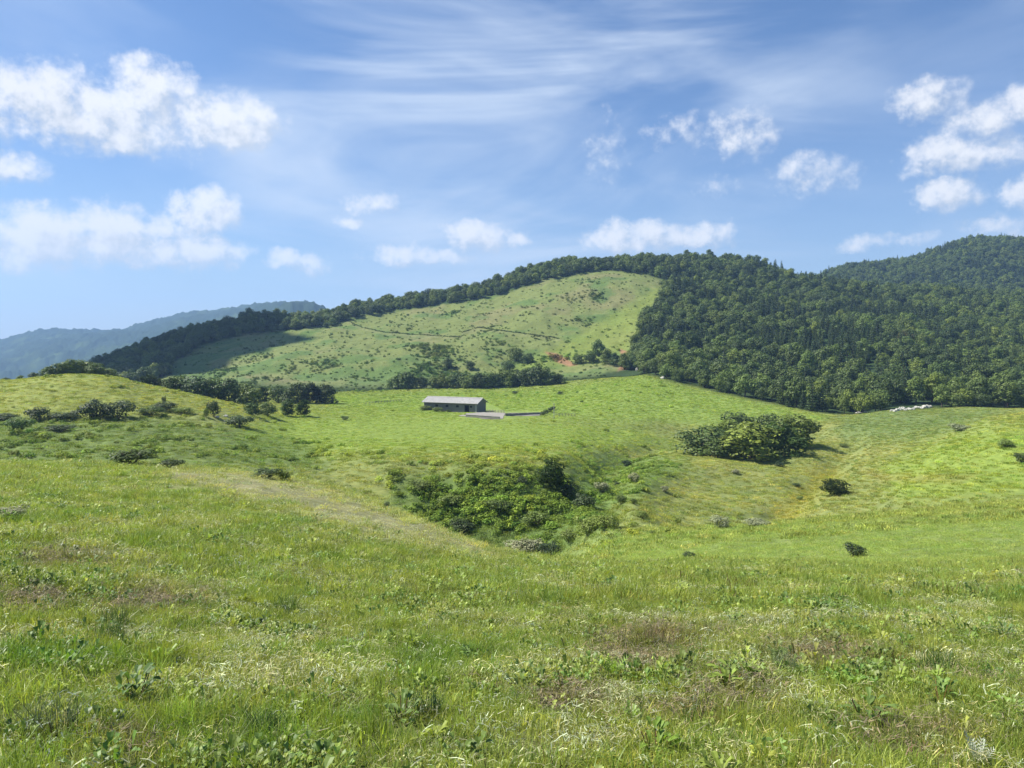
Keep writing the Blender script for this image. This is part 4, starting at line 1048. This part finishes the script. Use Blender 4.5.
scatter('meadow_tussocks', np.stack([x, d, z-.03], 1), idx, np.stack([np.zeros(n), np.zeros(n), rng.uniform(0, 6.28, n)], 1), np.stack([s, s, sz], 1), c, FARP, 'tussocky green pasture grass and low scrub over the rolling ground', 'grass'); print('tussock', n)
# scrub on the dome
x, d, z, px, py = strata(415, 770, .30, -.62, .30)
k = visible(x, d, z+1) & (in_poly(px, py, DOME_TOP) > .3) & (py < 392); x, d, z, px, py = [a[k] for a in (x, d, z, px, py)]
nz = fbm(x, d, 34., 3, off=81)+.9*np.exp(-((px-470)/75.)**2-((py-362)/17.)**2)+.6*np.exp(-((px-300)/60.)**2-((py-372)/14.)**2)+.35*np.exp(-((px-600)/30.)**2-((py-290)/25.)**2)-.5*np.exp(-((px-640)/25.)**2-((py-300)/25.)**2)
k = rng.uniform(0, 1, len(x)) < .06+.60*sstep(nz, .1, 1.1); x, d, z, px, py, nz = [a[k] for a in (x, d, z, px, py, nz)]; n = len(x)
s = (.9+1.8*rng.uniform(0, 1, n)**2)*(1+sstep(nz, .4, 1.2)*.8); c = jit_tint(zone_color(x, d, px, py)*np.array([.48, .56, .5]), .25)
scatter('dome_scrub', np.stack([x, d, z-.1], 1), rng.integers(0, 3, n), np.stack([np.zeros(n), np.zeros(n), rng.uniform(0, 6.28, n)], 1), np.stack([s, s, s*rng.uniform(.7, 1.1, n)], 1), c, FARP, 'scattered dark green scrub dotting the grassy dome', 'scrub'); print('dome scrub', n)
# scrub added along the dome track in place of its bank's shadow
pts = []
for a in ([(345,320.5),(362,328),(385,333),(415,335),(445,337),(462,337.5)], [(462,333),(478,328),(500,331),(530,335),(560,339)]):
    for (x1, y1), (x2, y2) in zip(a[:-1], a[1:]):
        m_ = int(abs(x2-x1)*1.6)
        for i in range(m_):
            t = i/m_; pts.append((x1+(x2-x1)*t+random.uniform(-.5, .5), y1+(y2-y1)*t-.6+random.uniform(-.4, .4)))
xyz = np.array([place(a, b, 420) for a, b in pts]); n = len(xyz)
s = rng.uniform(.6, 1.6, n); scatter('track_bank_shade_scrub', xyz, rng.integers(0, 3, n), np.stack([np.zeros(n), np.zeros(n), rng.uniform(0, 6.28, n)], 1), np.stack([s, s, s*.8], 1), np.tile([.028, .045, .018], (n, 1)), FARP, 'dark scrub added for the shaded bank of the track across the dome', 'scrub')

# ---------------------------------------------------------------- single plants in the foreground
M_DOCK = leaf_mat('dock_leaf', (.15, .22, .045), .35, spec=.4); M_DOCKL = leaf_mat('bright_leaf', (.17, .26, .04), .4); M_THIS = leaf_mat('dry_thistle', (.50, .50, .38), .25); M_TUFT = leaf_mat('tuft_green', (.075, .125, .035), .35); M_TUFTP = leaf_mat('tuft_pale', (.13, .16, .085), .3); M_TUFTD = leaf_mat('tuft_dark', (.035, .085, .03), .3)
def fg_plant(px, py, name, label, cat, parts, s=1.):
    x, y, z = place(px, py, 2.6); o = empty(name, (x, y, z), random.uniform(0, 6.28)); o.scale = (s, s, s); tag(o, label, cat)
    for nm, vf, mt in parts: add_mesh(nm, vf[0], vf[1], mt, o)
def stalks(n, h, r=.006, R=.05):
    m = MB()
    for i in range(n):
        a = random.uniform(0, 6.28); m.bar((math.cos(a)*R*.5, math.sin(a)*R*.5, -.02), (math.cos(a)*R*1.6, math.sin(a)*R*1.6, h*random.uniform(.6, 1)), r, 5)
    return m.v, m.f
def thistle_leaves(n, L):
    V = []; Fc = []
    for i in range(n):
        a = i/n*6.28+random.uniform(-.3, .3); e = random.uniform(.7, 1.35); l = L*random.uniform(.7, 1.1)
        ax = np.array((math.cos(a)*math.cos(e), math.sin(a)*math.cos(e), math.sin(e))); sd = np.array((-math.sin(a), math.cos(a), 0))
        for k in range(1, 9):
            t = k/9; w = l*.30*math.sin(math.pi*min(1, t*.85+.12)); c0 = ax*l*t; up = ax*l*.10
            for sg in (-1, 1):
                b = len(V); V += [tuple(c0-ax*l*.035), tuple(c0+ax*l*.05), tuple(c0+sd*sg*w+up+np.array((0, 0, .01)))]; Fc.append((b, b+1, b+2))
        b = len(V); V += [tuple(-sd*.004), tuple(sd*.004), tuple(ax*l)]; Fc.append((b, b+1, b+2))
    return V, Fc
for (px, py, s, mt, lab) in [(135, 700, 1.5, M_DOCK, 'broad-leaved dock plant in the grass at the lower left'), (470, 662, 1.1, M_DOCK, 'small dark dock plant in the grass left of centre'), (590, 640, 1.0, M_DOCK, 'single weed with rounded blue-green leaves, right of centre'),
      (402, 722, 1.2, M_DOCK, 'dock plant with pointed leaves at the bottom centre left'), (728, 688, 1.4, M_DOCK, 'dock plant left of the brown stubble patch'), (868, 722, 1.4, M_DOCK, 'bright dock plant at the lower right'), (1004, 640, 1.1, M_DOCK, 'dark leafed dock plant near the right edge'),
      (655, 752, 1.2, M_DOCKL, 'light leafed weed at the bottom edge right of centre'), (940, 700, 1.1, M_DOCK, 'dock plant between the dry thistle and the right edge stubble'), (905, 650, 1.0, M_DOCKL, 'yellow green weed among brown stubble at the right')]:
    fg_plant(px, py, 'dock_plant', lab, 'plant', [('leaves', leaves_oval(24, .09, .085, .036, .8, .12), mt), ('stem', stalks(4, .15, .003), GS)], s)
fg_plant(612, 676, 'fern_plant', 'bright yellow green feathery plant beside the bare patch', 'plant', [('leaves', thistle_leaves(9, .20), M_DOCKL), ('stem', stalks(2, .12, .004), M_DOCK)], 1.15)
fg_plant(980, 764, 'dry_thistle', 'pale withered thistle at the bottom right corner', 'plant', [('leaves', thistle_leaves(8, .19), M_THIS), ('stem', stalks(2, .16, .005), M_THIS)], 1.)
fg_plant(918, 662, 'dry_thistle', 'small pale withered thistle head further up at the right', 'plant', [('leaves', thistle_leaves(6, .12), M_THIS), ('stem', stalks(1, .1, .004), M_THIS)], 1.)
for (px, py, s, mt, lab) in [(50, 735, 1.2, M_TUFTP, 'large grey green grass tuft at the lower left corner'), (110, 640, 1.2, M_TUFT, 'combed over grass tuft on the left of the foreground'), (262, 735, .9, M_TUFTD, 'dark blue green rush tuft at the bottom left of centre'), (285, 612, 1.5, M_TUFT, 'tall grass tuft in the upper left foreground'),
      (115, 625, 1.1, M_TUFT, 'smaller tuft above the combed over grass tuft'), (785, 672, 1.1, M_TUFTP, 'pale bent over grass tuft beside the brown stubble'), (480, 545, 2.2, M_DOCKL, 'bright green patch of tall grass on the brow'), (425, 715, 1., M_TUFTD, 'dark tuft in the bottom centre'), (940, 672, 1.3, M_TUFT, 'tall upright tuft at the right of the foreground')]:
    fg_plant(px, py, 'grass_tuft', lab, 'grass tuft', [('blades', blades(170, .13, .12, .30, .005, .55, 4), mt), ('dead_blades', blades(30, .15, .1, .22, .005, 1.1, 3), GL)], s)
#@@OBJ_END
order = np.argsort(-(ss_*8/gy)); top = np.zeros(len(gx), bool); NIND = 215; top[order[:NIND]] = True
def wood_label(i):
    kind = 'broad-leaved tree' if vi[i] < 6 else 'dark conifer'
    where, grp = ('at the lower edge of the wood, near the white outcrop', 'lower edge, right') if gy[i] < 420 and gpx[i] > 810 else \
        ('at the lower edge of the wood, above the clump in the hollow', 'lower edge, middle') if gpx[i] > 700 and gy[i] < 440 else \
        ('in the corner of the wood beside the dome', 'corner by the dome') if gpx[i] > 600 and gy[i] < 560 and gpx[i] < 760 else \
        ('on the ridge belt above the dome', 'ridge belt') if gpx[i] < 640 else ('on the slope of the right-hand wood', 'slope')
    return kind+' '+where, kind+'s, '+grp
for i in order[:NIND]:
    lb, gr = wood_label(i)
    make_tree('broadleaf_tree' if vi[i] < 6 else 'conifer_tree', gx[i], gy[i], gz[i], int(vi[i]), float(ss_[i]), lb, group=gr)
r = ~top
n = r.sum(); s3 = ss_[r][:, None]*np.array((1, 1, 1.))
scatter('forest', np.stack([gx, gy, gz-.15], 1)[r], vi[r], np.stack([np.zeros(n), np.zeros(n), rng.uniform(0, 6.28, n)], 1), s3, np.ones((n, 3)), FOREST, 'dense mixed green forest covering the hills behind', 'forest')
